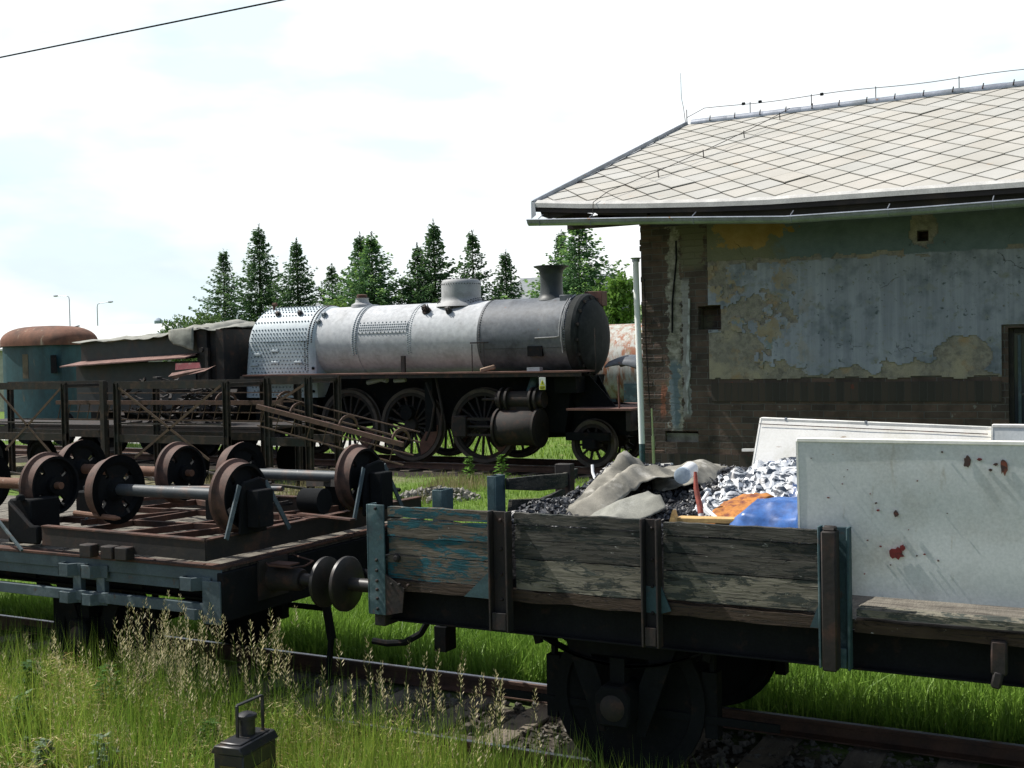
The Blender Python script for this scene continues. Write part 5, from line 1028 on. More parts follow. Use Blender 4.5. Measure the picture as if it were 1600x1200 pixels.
# low flat wagon carrying the scrap
sw = thing('scrap_wagon', 'dark low wagon under the scrap heap between lattice frames and tender', 'wagon', (-20, 19.9, .1))
B = MB(); B.box(-26, -15.7, 18.9, 18.98, 1.1, 1.32); B.box(-26, -15.7, 20.8, 20.88, 1.1, 1.32); B.make('frame', m_rustd, sw); MB().box(-26, -15.7, 18.9, 20.9, 1.33, 1.38).make('floor', m_rustd, sw)
for x in (-24.6, -22.9, -18.2, -16.5):
    for y, s in ((19.2, -1), (20.6, 1)): w_ = wagon_wheel(sw, x, y, s, R=.42); w_.location.z += .12
m_lat = mat('brown_lattice_steel', (.02, .016, .013), ((.06, .036, .024), 6, .5, .68), ((.02, .025, .025), 3, .52, .7), rough=.85, bump=.3)
m_latl = mat('light_rust_brace', (.085, .052, .034), ((.05, .03, .022), 8, .5, .65), rough=.85)
def lattice(label, x0, x1, y0, y1, braces, x2=None, zt=2.35, zs=1.2):
    t = thing('lattice_frame', label, 'steel frame', ((x0+x1)/2, (y0+y1)/2, .05), group='tall steel lattice frames beside the engine track')
    for y in (y0, y1):
        for x in (x0, x1):
            B = MB(); B.box(x-.06, x+.06, y-.008, y+.008, .2, zt); B.box(x-.06, x-.045, y-.05, y+.05, .2, zt); B.box(x+.045, x+.06, y-.05, y+.05, .2, zt); B.make('post', m_lat, t)
        B = MB(); B.box(x0-.06, x1+.06, y-.02, y+.02, zt-.02, zt+.03); B.box(x0, x1, y-.03, y-.02, zt-.12, zt-.02); B.make('top_rail', m_lat, t)
        MB().box(x0-.06, x1+.06, y-.03, y+.03, zs-.07, zs+.09).make('sill', m_lat, t); MB().box(x0-.06, x1+.06, y-.02, y+.02, zs+.3, zs+.33).make('mid_rail', m_lat, t)
    for a, b_ in braces: MB().bar((a[0], y0-.03, a[1]), (b_[0], y0-.03, b_[1]), .012, .05).make('brace', m_latl, t)
    for x in (x0, x1): MB().bar((x, y0, zt-.05), (x, y1, zt-.05), .05, .06).make('cross_tie', m_lat, t)
    return t
lattice('long lattice frame with a large X brace in front of the tender', -18.6, -15.65, 17.5, 18.6, [((-18.52, 2.26), (-16.1, .82)), ((-15.75, 2.29), (-18.1, .82))])
lattice('lattice frame with an X brace cut off by the left edge of the photo', -23.2, -20.14, 17.5, 18.6, [((-22.2, 2.2), (-20.3, .65)), ((-20.2, 2.26), (-22.0, .9))])
lattice('narrow lattice frame with a single short brace beside the firebox', -14.62, -13.65, 17.5, 18.4, [((-13.7, 2.3), (-14.5, 1.9))], zt=2.42)
B = MB(); B.box(-19.05, -18.93, 17.45, 17.55, .3, 2.4); tag(B.make('steel_post', m_lat, None, bevel=.004), 'lone dark steel post just left of the long X braced lattice frame', 'post')
# cage ladders
def ladder(label, p, q, drop, wd, n_r, hoops, kx=.12):
    t = thing('caged_ladder', label, 'ladder', p, group='rusty caged ladders leaning by the engine'); p = Vector(p); q = Vector(q); d = q-p; ya = Vector((0, wd, 0)); dz_ = Vector((0, 0, -drop))
    MB().bar(p, q, .05, .085).make('side_rail', m_tread, t)
    MB().bar(p+ya, q+ya, .03, .03).make('side_rail', m_latl, t); MB().bar(p+dz_, q+dz_, .02, .025).make('cage_rail', m_latl, t); MB().bar(p+dz_*.6+ya*.6, q+dz_*.6+ya*.6, .02, .02).make('cage_rail', m_latl, t); MB().bar(p+ya-dz_*.5, q+ya-dz_*.5, .02, .02).make('cage_rail', m_latl, t)
    for k in range(n_r):
        a = p+d*((k+.5)/n_r); MB().bar(a, a+dz_-d.normalized()*kx, .014, .014).make('rung', m_latl, t)
    for h in hoops:
        a = p+d*h; pts = [a+Vector((0, wd/2-wd/2*math.cos(s), drop*.55*math.sin(s))) for s in [PI*i/10 for i in range(11)]]; B = MB()
        for u, v_ in zip(pts[:-1], pts[1:]): B.bar(u, v_, .05, .02, (1, 0, 0))
        B.make('hoop', m_tread, t)
    return t
ladder('level rusty caged ladder lying behind the lattice frames', (-20.85, 17.9, 1.93), (-14.6, 17.9, 1.93), .36, .6, 21, (.73, .98))
ladder('rusty caged ladder sloping down to the right in front of the driving wheels', (-14.55, 17.1, 1.9), (-11.3, 17.1, 1.24), .36, .55, 9, (.24, .58, .93))
B = MB(); r = random.Random(9)
for i in range(26):
    p = Vector((r.uniform(-22, -13.5), r.uniform(16.2, 17.2), r.uniform(.25, .75))); d = Vector((r.uniform(.4, 1.6), r.uniform(-.3, .3), r.uniform(-.12, .12))); B.bar(p, p+d, r.uniform(.03, .1), r.uniform(.02, .06))
tag(B.make('scrap_bars', m_lat, None, smooth=0), 'loose rusty bars strewn on the ground below the lattice frames', 'scrap', kind='stuff')
MB().bar((-19.3, 17.0, .62), (-18.85, 17.0, .98), .3, .03).make('x', m_tarpw); o = bpy.data.objects['x']; o.name = 'leaning_board'; tag(o, 'small pale board leaning below the gap between lattice frames', 'board')
# rubble heap on the lawn
B = MB(); r = random.Random(2)
for i in range(240):
    a = r.uniform(0, 6.28); q = r.random()**.6; x = -11.2+.85*q*math.cos(a); y = 18.1+.55*q*math.sin(a); z = H(x, y)+.16*(1-q*q); s = r.uniform(.03, .09)
    m3 = Matrix.Rotation(r.uniform(0, 6), 3, (r.random()+.1, r.random(), r.random())); vs = [m3@Vector(p)*s+Vector((x, y, z)) for p in ((1, 0, 0), (-1, .2, 0), (0, 1, .2), (0, -.8, 0), (.1, 0, .7), (0, .1, -.7))]
    B.add(vs, [(0, 2, 4), (2, 1, 4), (1, 3, 4), (3, 0, 4), (2, 0, 5), (1, 2, 5), (3, 1, 5), (0, 3, 5)])
tag(B.make('rubble_heap', m_stone, None, smooth=0), 'low heap of grey rubble on the lawn in front of the driving wheels', 'rubble', kind='stuff')

# ---------------------------------------------------------------- far things
def lamp(x, z, d, label):
    y = 120; g_ = H(x, y); t = thing('street_lamp', label, 'street lamp', (x, y, g_), group='distant street lamps'); B = MB(); B.tube([(x, y, g_), (x, y, z-.5), (x+.1*d, y, z-.12), (x+.5*d, y, z)], [.09, .06, .05, .05], 8); B.tube([(x+.5*d, y, z), (x+2.3*d, y, z+.12)], .05, 6); p = B.make('pole', m_zinc, t)
    MB().lathe([(0, -.5), (.12, -.45), (.16, 0), (.1, .4), (0, .42)], (x+2.7*d, y, z+.14), 'x', 8).make('lamp_head', m_zinc, t)
lamp(-136.5, 12.7, -1, 'left distant street lamp with its arm pointing left'); lamp(-130.9, 11.4, 1, 'right distant street lamp with its arm pointing right')
hg = thing('long_shed', 'long pale roofed shed behind the teal coach and tender', 'building', (-52, 48, .2))
m_pale = mat('pale_sheet_roof', (.55, .57, .55), ((.5, .52, .5), 1, .5, .7, (3, .3, 1)), rough=.6, bump=.05)
B = MB(); B.add([(-85, 44, 3.7), (-46.2, 44, 3.7), (-47.6, 50, 5.0), (-85, 50, 5.15), (-85, 56, 3.7), (-46.2, 56, 3.7), (-85, 44, 3.6), (-46.2, 44, 3.6), (-46.2, 56, 3.6), (-85, 56, 3.6)], [(0, 1, 2, 3), (3, 2, 5, 4), (1, 5, 2), (0, 3, 4), (0, 6, 7, 1), (1, 7, 8, 5), (5, 8, 9, 4)]); B.make('roof', m_pale, hg, smooth=0); MB().box(-84, -46.6, 44.4, 55.6, .2, 3.6).make('wall', m_conc, hg)
B = MB(); B.bar((-56, 44.1, 3.75), (-56, 49.9, 5.07), .12, .06); B.make('roof_joint', m_dkwood, hg)
fb2 = thing('distant_house', 'distant grey roofed building glimpsed between two spruces beside the chimney', 'building', (-40, 84, .3))
MB().box(-43.5, -36, 80, 88, .2, 6.2).make('wall', m_conc, fb2, smooth=0); B = MB(); B.prism([(79.5, 6.1), (88.5, 6.1), (84, 9.0)], 'x', -43.8, -35.7); B.make('roof', mat('grey_far_roof', (.22, .24, .25), ((.3, .3, .3), 3, .5, .7), rough=.9), fb2, smooth=0)
wt = MB(); wt.lathe([(.8, 0), (.8, 5), (1.3, 5.6), (1.4, 7.6), (.7, 8.4), (0, 8.6)], (-280, 282, 8.8), 'z', 16); tag(wt.make('water_tower', mat('blue_grey_tower', (.3, .36, .42), rough=.8), None), 'tiny blue-grey water tower on the horizon left of the bush', 'tower')
ow = MB().tube([(x, 6.0, 5.06-.002*abs(x)*.2) for x in range(-60, 31, 5)], .0055, 6); tag(ow.make('overhead_wire', m_black, None), 'thin dark overhead wire crossing the sky at upper left', 'wire')

# ---------------------------------------------------------------- trees
def quads_mesh(name, P, U, Vv, Cc, mt):
    # P centre, U half-length vec, V half-width vec -> leaf shaped quads (rhombus)
    n_ = len(P); V_ = np.empty((n_, 4, 3), np.float32); V_[:, 0] = P-U; V_[:, 1] = P+Vv; V_[:, 2] = P+U; V_[:, 3] = P-Vv
    F = np.arange(n_*4).reshape(n_, 4); return npmesh(name, V_.reshape(-1, 3), F, np.zeros((0, 3), int), mt, np.repeat(Cc, 4, 0))
def spruce_mesh(h, rad, seed, lush=1.0, light=0.0):
    g_ = np.random.default_rng(seed); P = []; U = []; VV = []; CC = []; z = .6
    while z < h-.25:
        t = z/h; L0 = rad*((1-t)**1.2)*(2.05+.1*lush)*g_.uniform(.78, 1.1); nb = int(4.5+2*lush)
        a0 = g_.uniform(0, 6.28)
        for k in range(nb):
            a = a0+2*PI*k/nb+g_.normal(0, .25); L = L0*(g_.uniform(.55, .95) if g_.random() < .6 else g_.uniform(.95, 1.25))+.12; up_ = g_.uniform(.1, .4)+.3*t; zj = z+g_.normal(0, .07); m = max(5, int(L/.085)); s = (np.arange(m)+g_.uniform(0, 1, m))/m
            px = np.cos(a)*L*s; py = np.sin(a)*L*s; pz = zj-.28*L*s+up_*L*s**2*1.1; 
            nt = 5
            for q in range(nt):
                side = g_.uniform(-1, 1, m); w = (.10+.32*(1-s)*min(1, L))*side; c_ = np.stack([px-np.sin(a)*w, py+np.cos(a)*w, pz+g_.normal(-.04, .05, m)-.10*np.abs(w)], -1)
                da = a+side*.9; ln = g_.uniform(.05, .11, m)*(1.05-.3*t); u = np.stack([np.cos(da)*ln, np.sin(da)*ln, ln*g_.uniform(-.5, .35, m)], -1); n2 = np.cross(u, g_.normal(0, 1, (m, 3))); n2 /= np.linalg.norm(n2, axis=1, keepdims=True)+1e-9
                P.append(c_); U.append(u); VV.append(n2*.028*g_.uniform(.8, 1.5, (m, 1)))
                b_ = g_.uniform(.6, 1.15, (m, 1)); new = (s > .8)[:, None]*g_.uniform(0, 1, (m, 1))*(.4+light); CC.append(np.clip((np.array([[.085, .165, .07]])*(1-new)+np.array([[.22, .36, .07]])*new)*b_*(1+light), 0, 1))
        z += g_.uniform(.11, .19)
    # leader
    m = 30; s = g_.uniform(0, 1, m); P.append(np.stack([g_.normal(0, .02, m), g_.normal(0, .02, m), h-.6+s*.62], -1)); a = g_.uniform(0, 6.28, m); U.append(np.stack([np.cos(a)*.05, np.sin(a)*.05, np.full(m, .07)], -1)); VV.append(np.tile([[.012, .012, 0]], (m, 1))); CC.append(np.tile([[.04, .07, .035]], (m, 1)))
    return quads_mesh('crown', np.concatenate(P), np.concatenate(U), np.concatenate(VV), np.concatenate(CC), m_spruce)
protos = [spruce_mesh(8.4, 2.1, 1, 1.0, 0), spruce_mesh(8.6, 1.75, 2, .6, 0), spruce_mesh(8.2, 2.4, 3, 1.4, .45)]
def trunk(h, r0=.14):
    return MB().tube([(0, 0, -.2), (.02, 0, h*.4), (0, .02, h*.75), (0, 0, h-.2)], [r0, r0*.7, r0*.35, .012], 8)
def spruce(x, y, top, pr, label, sx=1.0, rz=0):
    hh = (8.4, 8.6, 8.2)[pr]; s = (top-.2)/hh; t = thing('spruce_tree', label, 'tree', (x, y, .2), group='spruces behind the steam engine')
    c_ = link('crown', protos[pr], m_spruce, t, (x, y, .2), smooth=0); c_.scale = (s*sx, s*sx, s); c_.rotation_euler.z = rz
    k = link('trunk', TR, m_bark, t, (x, y, .2)); k.scale = (s, s, s)
tb_ = trunk(8.2).make('trunk', m_bark, None); TR = tb_.data; bpy.data.objects.remove(tb_)
for a in ((-40.2, 45, 8.4, 1, 'leftmost spruce of the row, thin tip'), (-37.9, 45, 9.45, 0, 'tall dark spruce, second of the row from the left'), (-35.6, 45, 8.6, 0, 'dark spruce third from the left, standing behind the firebox end'), (-34.3, 46, 7.4, 1, 'short thin spruce behind the firebox, fourth from the left'), (-31.9, 45, 8.65, 0, 'pointed dark spruce behind the rusty valve stub'), (-30.55, 44, 8.5, 2, 'bushy brighter green spruce just right of the rusty valve stub'), (-28.75, 45, 7.95, 0, 'left one of the close spruce pair left of the dome'), (-27.85, 45, 8.95, 0, 'taller right one of the close spruce pair left of the dome'), (-25.85, 45, 8.35, 1, 'loose open spruce right behind the steam dome'), (-24.2, 45, 7.4, 0, 'small dense spruce between the dome and the chimney'), (-21.5, 45, 8.1, 1, 'thin spruce directly behind the chimney, under the gutter end'), (-19.3, 42, 8.4, 2, 'broad bright green spruce beside the brick shed')):
    spruce(a[0], a[1], a[2], a[3], a[4], 1.25 if a[3] == 2 else (1.1 if a[3] == 0 else 1.15), a[0]*2.3)
def bush_mesh(cs, n_, seed, colr, ls=.07):
    g_ = np.random.default_rng(seed); P = []; CC = []
    for (cx, cy, cz, rx, ry, rz_) in cs:
        d = g_.normal(0, 1, (n_, 3)); d /= np.linalg.norm(d, axis=1, keepdims=True); rr = g_.uniform(.35, 1, (n_, 1))**.5; lump = 1+.22*np.sin(d[:, :1]*9+seed)*np.cos(d[:, 1:2]*8)+.15*np.sin(d[:, 2:3]*13); P.append(np.array([[cx, cy, cz]])+d*rr*lump*np.array([[rx, ry, rz_]])); CC.append(np.array([colr])*g_.uniform(.55, 1.35, (n_, 1))*np.array([[1, 1, .9]]))
    P = np.concatenate(P); CC = np.concatenate(CC); m = len(P); u = g_.normal(0, 1, (m, 3)); u /= np.linalg.norm(u, axis=1, keepdims=True); v_ = np.cross(u, g_.normal(0, 1, (m, 3))); v_ /= np.linalg.norm(v_, axis=1, keepdims=True); s = g_.uniform(.6, 1.4, (m, 1))*ls
    return quads_mesh('foliage', P, u*s, v_*s*.55, CC, m_leaf)
def bush(x, y, cs, n_, seed, colr, label, ls=.07):
    t = thing('leafy_bush', label, 'bush', (x, y, .2)); link('foliage', bush_mesh([(a-x, b_-y, c_-.2, d, e, f) for a, b_, c_, d, e, f in cs], n_, seed, colr, ls), m_leaf, t, (x, y, .2), smooth=0)
    B = MB(); r = random.Random(seed)
    for k in range(5): B.tube([(x+r.uniform(-.1, .1), y, .1), (x+r.uniform(-.5, .5), y+r.uniform(-.3, .3), 1.5), (x+r.uniform(-.9, .9), y, 2.6)], [.06, .04, .015], 6)
    B.make('stems', m_bark, t)
bush(-43.2, 45, [(-43.3, 45, 4.2, 1.0, 1, .95), (-43.9, 45, 3.6, .8, .9, .6), (-42.7, 45, 3.7, .8, .9, .7), (-43.2, 45, 2.2, 1.3, 1.2, 1.6)], 1800, 3, (.09, .16, .05), 'round pale green bush left of the spruces')
bush(-38.7, 42, [(-38.8, 42, 4.0, .9, .9, 1.2), (-38.1, 42, 3.3, 1.0, .9, 1.0), (-40.2, 42, 3.4, 1.2, .8, .55), (-39, 42, 2.0, 1.8, 1.2, 1.5)], 2000, 5, (.10, .17, .05), 'light green leafy bush in front of the second spruce')
bush(-31.2, 40, [(-29.6, 39, 4.1, .8, .8, .7), (-28.9, 39, 4.5, .55, .8, .6), (-30.6, 39, 3.7, 1.0, .8, .5), (-30, 39, 2.6, 1.5, 1, 1.4)], 2200, 8, (.13, .22, .05), 'yellow-green bush peeping over the boiler by the rusty valve stub')
bush(-15.2, 34, [(-14.9, 34, 3.4, .7, .8, 1.6), (-14.2, 34, 4.4, .4, .6, .9), (-15.6, 34, 2.6, .9, .8, .9)], 2400, 11, (.14, .26, .05), 'bright green sapling bush beside the downpipe')
# ---------------------------------------------------------------- load of the gondola
B = MB(); nx_, ny_ = 110, 70; vs = []
def coalz(x, y):
    z = min(1.84, 1.685+.13*(y-7))-.95*max(0, -3.62-x-.12*math.sin(y*3))-.22*max(0, x+2.5)-.8*max(0, y-8.7)-.06*math.exp(-((x+3.0)**2+(y-7.3)**2)*6)

    return max(1.24, z)
for i in range(nx_):
    for j in range(ny_):
        x = -4.38+2.75*i/(nx_-1); y = 6.62+2.6*j/(ny_-1); z = coalz(x, y)+.05*noise.noise(Vector((x*3, y*3, 1)))+.03*abs(noise.noise(Vector((x*13, y*13, 4))))
        if i in (0, nx_-1) or j in (0, ny_-1): z = 1.236
        vs.append((x, y, z))
fs = [(i*ny_+j, (i+1)*ny_+j, (i+1)*ny_+j+1, i*ny_+j+1) for i in range(nx_-1) for j in range(ny_-1)]; B.add(vs, fs); r = random.Random(1)
for k in range(4200):
    x = r.uniform(-4.3, -1.75); y = r.uniform(6.66, 9.15); s = r.uniform(.010, .034); z = coalz(x, y)+.05*noise.noise(Vector((x*3, y*3, 1)))+.02
    m3 = Matrix.Rotation(r.uniform(0, 6), 3, (r.random()+.1, r.random(), r.random())); v4 = [m3@Vector(p)*s+Vector((x, y, z)) for p in ((1, 0, 0), (-1, .2, 0), (0, 1, .2), (0, -.8, 0), (.1, 0, .7), (0, .1, -.7))]
    B.add(v4, [(0, 2, 4), (2, 1, 4), (1, 3, 4), (3, 0, 4), (2, 0, 5), (1, 2, 5), (3, 1, 5), (0, 3, 5)])
tag(B.make('coal_heap', m_coal, None, smooth=0), 'black heap of coal pieces in the left half of the gondola wagon', 'coal', kind='stuff')
# canvas sheets lying over the coal
cloth([[(-3.42, 7.40, 1.62), (-3.44, 7.28, 1.68), (-3.43, 7.14, 1.71), (-3.38, 7.05, 1.70), (-3.30, 6.98, 1.63)],
       [(-3.46, 7.6, 1.68), (-3.42, 7.48, 1.80), (-3.34, 7.32, 1.76), (-3.22, 7.24, 1.83), (-3.12, 7.10, 1.70)],
       [(-3.48, 7.9, 1.74), (-3.39, 7.78, 1.92), (-3.28, 7.6, 1.85), (-3.14, 7.48, 1.93), (-3.05, 7.36, 1.80)],
       [(-3.44, 8.1, 1.80), (-3.335, 7.98, 2.03), (-3.24, 7.82, 1.90), (-3.10, 7.66, 1.97), (-3.00, 7.50, 1.86)],
       [(-3.36, 8.3, 1.80), (-3.22, 8.15, 1.92), (-3.16, 8.0, 1.87), (-3.02, 7.80, 1.95), (-2.90, 7.60, 1.89)],
       [(-3.26, 8.4, 1.80), (-3.14, 8.3, 1.88), (-3.04, 8.1, 1.84), (-2.92, 7.9, 1.90), (-2.78, 7.66, 1.88)]], 8, .018, 5, 21, 'canvas_sheet', m_tarpw, .006, 'dusty beige canvas sheet folded over the coal, with one high pointed fold', 'canvas', fold=1, lin=.55)
cloth([[(-3.22, 8.25, 1.80), (-3.16, 8.1, 1.89), (-3.10, 7.9, 1.87), (-3.0, 7.7, 1.76)], [(-3.06, 8.4, 1.84), (-3.0, 8.2, 1.92), (-2.93, 8.0, 1.89), (-2.84, 7.75, 1.80)], [(-2.92, 8.5, 1.86), (-2.84, 8.3, 1.95), (-2.78, 8.0, 1.93), (-2.72, 7.75, 1.84)], [(-2.75, 8.7, 1.84), (-2.72, 8.5, 1.88), (-2.68, 8.2, 1.87), (-2.64, 8.0, 1.80)]], 8, .012, 7, 33, 'canvas_sheet', m_tarpw, .006, 'beige canvas sheet behind the white round lid, wrapped over a roll', 'canvas', fold=1, lin=.6)
cloth([[(-3.24, 7.0, 1.66), (-3.10, 6.9, 1.70), (-2.98, 6.82, 1.69), (-2.88, 6.78, 1.64)], [(-3.08, 7.15, 1.74), (-2.95, 7.02, 1.80), (-2.84, 6.95, 1.74), (-2.75, 6.9, 1.70)], [(-2.98, 7.35, 1.76), (-2.84, 7.2, 1.84), (-2.72, 7.1, 1.83), (-2.64, 7.0, 1.76)]], 7, .014, 8, 44, 'canvas_sheet', m_tarp, .006, 'grey-green canvas flap below the beige sheet, right behind the gondola side', 'canvas', fold=1, lin=.8)
t = thing('plastic_canister', 'white cylinder with round lid lying on the canvas', 'canister', (-2.66, 7.4, 1.89)); d = Vector((-.15, 1, .05)).normalized(); p = Vector((-2.66, 7.36, 1.935))
MB().tube([p, p+d*.3], .05, 24).make('body', m_plastic, t); MB().tube([p-d*.02, p-d*.015, p+d*.02, p+d*.025], [.045, .055, .055, .05], 24).make('lid', mat('blue_white_lid', (.42, .5, .58), rough=.4, bump=0), t)
B = MB(); B.tube([(-2.445, 7.0, 2.0), (-2.435, 6.98, 1.9), (-2.40, 6.94, 1.80), (-2.385, 6.92, 1.75)], [.010, .016, .018, .018], 10); st = thing('wooden_stake', 'red painted stake with a white tip, upright between coal and plastic', 'stake', (-2.37, 6.9, 1.6)); B.make('shaft', m_redpole, st); MB().tube([(-2.385, 6.92, 1.75), (-2.36, 6.88, 1.62)], .017, 10).make('tip', m_plastic, st)
B = MB(); B.tube([(-3.60, 8.0, 1.92), (-3.585, 7.97, 1.87), (-3.55, 7.93, 1.83), (-3.52, 7.9, 1.80)], .012, 8); tag(B.make('plastic_strap', m_plastic, None), 'short curved white strap sticking up at the left of the canvas', 'strap')
B = MB(); B.tube([(-2.40, 7.1, 1.86), (-2.40, 7.0, 1.82), (-2.34, 6.9, 1.78), (-2.24, 6.8, 1.74)], .012, 8); tag(B.make('plastic_strap', m_plastic, None), 'curved white strap beside the orange foam', 'strap')
tag(MB().bar((-3.6, 8.9, 1.83), (-3.25, 8.75, 1.87), .03, .015).make('pale_lath', m_paneledge, None), 'pale thin lath lying on coal behind the left canvas fold', 'lath'); tag(MB().bar((-2.75, 9.0, 1.97), (-1.9, 8.9, 2.0), .03, .02).make('pale_lath', m_paneledge, None), 'pale thin lath behind the crumpled plastic', 'lath')
# crumpled plastic film
m_film, n, l, b = newmat('crumpled_plastic_film'); v = coords(n, l); c = mixc(n, l, nmask(n, l, coords(n, l, (1, 1, 2.5)), 8, .50, .54, 4, .6, 1.0), (.56, .58, .6), (.03, .04, .055)); c = mixc(n, l, nmask(n, l, v, 3, .60, .64, 3), c, (.05, .09, .2)); l.new(c, b.inputs['Base Color']); b.inputs['Roughness'].default_value = .25; b.inputs['Specular IOR Level'].default_value = .7
cloth([[(-2.50, 7.1, 1.70), (-2.35, 7.05, 1.72), (-2.15, 7.0, 1.70), (-1.85, 7.0, 1.68)], [(-2.58, 7.4, 1.78), (-2.38, 7.35, 1.80), (-2.15, 7.3, 1.80), (-1.82, 7.3, 1.80)], [(-2.66, 7.8, 1.79), (-2.45, 7.75, 1.83), (-2.2, 7.7, 1.88), (-1.9, 7.7, 1.90)], [(-2.68, 8.2, 1.82), (-2.50, 8.2, 1.90), (-2.28, 8.2, 1.96), (-2.0, 8.2, 1.98)], [(-2.6, 8.6, 1.78), (-2.45, 8.6, 1.86), (-2.2, 8.6, 1.90), (-2.0, 8.6, 1.90)]], 20, .06, 6.5, 51, 'plastic_film', m_film, .002, 'heap of crumpled shiny white and dark plastic film left of the grey panel', 'plastic film', crease=1)
cloth([[(-2.34, 6.8, 1.68), (-2.2, 6.8, 1.70), (-2.05, 6.8, 1.72)], [(-2.31, 7.05, 1.77), (-2.2, 7.05, 1.79), (-2.06, 7.0, 1.80)], [(-2.27, 7.3, 1.80), (-2.18, 7.3, 1.83), (-2.02, 7.25, 1.83)]], 7, .016, 22, 61, 'foam_piece', m_orange, .03, 'torn orange-brown foam piece behind the blue tarpaulin', 'foam')
cloth([[(-2.16, 6.66, 1.68), (-2.05, 6.64, 1.68), (-1.92, 6.62, 1.68), (-1.71, 6.64, 1.68)], [(-2.11, 6.72, 1.76), (-2.05, 6.68, 1.79), (-1.90, 6.68, 1.77), (-1.71, 6.68, 1.78)], [(-2.06, 6.80, 1.80), (-2.0, 6.83, 1.875), (-1.9, 6.78, 1.86), (-1.71, 6.8, 1.885)], [(-2.03, 6.95, 1.76), (-1.97, 6.95, 1.85), (-1.88, 6.95, 1.88), (-1.71, 6.95, 1.87)]], 8, .009, 12, 71, 'blue_tarpaulin', m_blue, .004, 'bright blue tarpaulin bunched up against the grey panel', 'tarpaulin', fold=1, lin=.85)
B = MB(); B.bar((-2.47, 6.75, 1.735), (-2.1, 6.75, 1.745), .10, .03); tag(B.make('pine_board', m_pine, None, bevel=.003), 'yellow pine board lying just behind the gondola side', 'board')
B = MB(); B.prism([(-2.50, 1.72), (-2.45, 1.72), (-2.475, 1.80)], 'y', 6.66, 6.72); tag(B.make('wood_offcut', m_pine, None), 'small pointed pine offcut at the left end of the yellow board', 'offcut')
# white panels (old cabinet doors)
def panel(name, label, pts, th, mt, group=None):
    # pts: four corners bottom-left, bottom-right, top-right, top-left
    P_ = [Vector(p) for p in pts]; nrm = (P_[1]-P_[0]).cross(P_[3]-P_[0]).normalized(); t = thing(name, label, 'panel', P_[0], group=group); B = MB(); N_ = 26; M_ = 12; vs = []
    g2 = lambda u, w_: (P_[0]*(1-u)+P_[1]*u)*(1-w_)+(P_[3]*(1-u)+P_[2]*u)*w_
    for i in range(N_+1):
        for j in range(M_+1):
            u, w_ = i/N_, j/M_; e = min(1, 8*min(u, 1-u, w_, 1-w_)); vs.append(g2(u, w_)+nrm*(.008*e*noise.noise(Vector((u*4, w_*3, th*50)))))
    for i in range(N_+1):
        for j in range(M_+1): vs.append(g2(i/N_, j/M_)-nrm*th)
    K_ = (N_+1)*(M_+1); fs = []
    for i in range(N_):
        for j in range(M_): o = i*(M_+1)+j; fs += [(o, o+M_+1, o+M_+2, o+1), (K_+o, K_+o+1, K_+o+M_+2, K_+o+M_+1)]
    for i in range(N_): o = i*(M_+1); fs += [(o, K_+o, K_+o+M_+1, o+M_+1), (o+M_, o+M_+1+M_, K_+o+M_+1+M_, K_+o+M_)]
    for j in range(M_): fs += [(j, j+1, K_+j+1, K_+j), (N_*(M_+1)+j, K_+N_*(M_+1)+j, K_+N_*(M_+1)+j+1, N_*(M_+1)+j+1)]
    B.add(vs, fs); b_ = B.make('sheet', mt, t, smooth=50); a = P_[3]-nrm*th/2; c_ = P_[2]-nrm*th/2; MB().bar(a+Vector((0, 0, .006)), c_+Vector((0, 0, .006)), th+.012, .022).make('top_edge', m_paneledge, t, bevel=.003)
    MB().bar(P_[0]-nrm*th/2, P_[3]-nrm*th/2, .012, th+.006, nrm).make('side_edge', m_paneledge, t); return t, nrm
m_marks = mat('rust_spot', (.05, .03, .025), ((.16, .05, .03), 30, .5, .6), rough=.9, bump=0); m_red = mat('dark_red_stain', (.13, .012, .013), ((.06, .01, .01), 25, .55, .65), rough=.5, bump=0)
pn, nr = panel('white_panel', 'large pale grey-white panel with a dark red stain, standing on the gondola wagon', [(-1.70, 6.64, 1.375), (1.2, 6.64, 1.375), (1.2, 6.60, 2.235), (-1.70, 6.60, 2.235)], .045, m_white)
def spot(x, z, rx, rz, seed, m_, par):
    r = random.Random(seed); k = 14; ps = [(x+rx*math.cos(2*PI*i/k)*r.uniform(.55, 1.15), z+rz*math.sin(2*PI*i/k)*r.uniform(.55, 1.15)) for i in range(k)]; yy = 6.64-(z-1.375)/.86*.04-.0095; B = MB(); B.prism(ps, 'y', yy-.0015, yy+.004); B.make('stain', m_, par, smooth=0)
spot(-1.165, 1.625, .042, .038, 3, m_red, pn); spot(-1.135, 1.66, .02, .018, 4, m_red, pn); spot(-1.165, 1.845, .014, .020, 6, m_marks, pn); spot(-.795, 2.14, .022, .042, 7, m_marks, pn); spot(-.615, 2.12, .026, .046, 8, m_marks, pn)
for i, (x, z, s) in enumerate(((-1.26, 1.86, .009), (-1.27, 1.9, .008), (-1.53, 1.92, .007), (-.735, 2.155, .013), (-.68, 2.10, .010), (-.655, 2.13, .012), (-1.25, 1.66, .007), (-1.32, 1.69, .006), (-1.06, 1.62, .007), (-1.02, 1.63, .007), (-.95, 1.60, .007), (-.92, 2.19, .008), (-1.1, 1.76, .004), (-1.2, 1.56, .005), (-1.62, 2.14, .004), (-1.34, 1.5, .005), (-1.05, 2.03, .005), (-.9, 1.86, .004), (-1.45, 2.0, .005), (-1.44, 2.04, .004), (-1.42, 2.08, .004), (-1.3, 1.95, .004))): spot(x, z, s, s*.7, i+20, m_marks if i % 3 else m_red, pn)
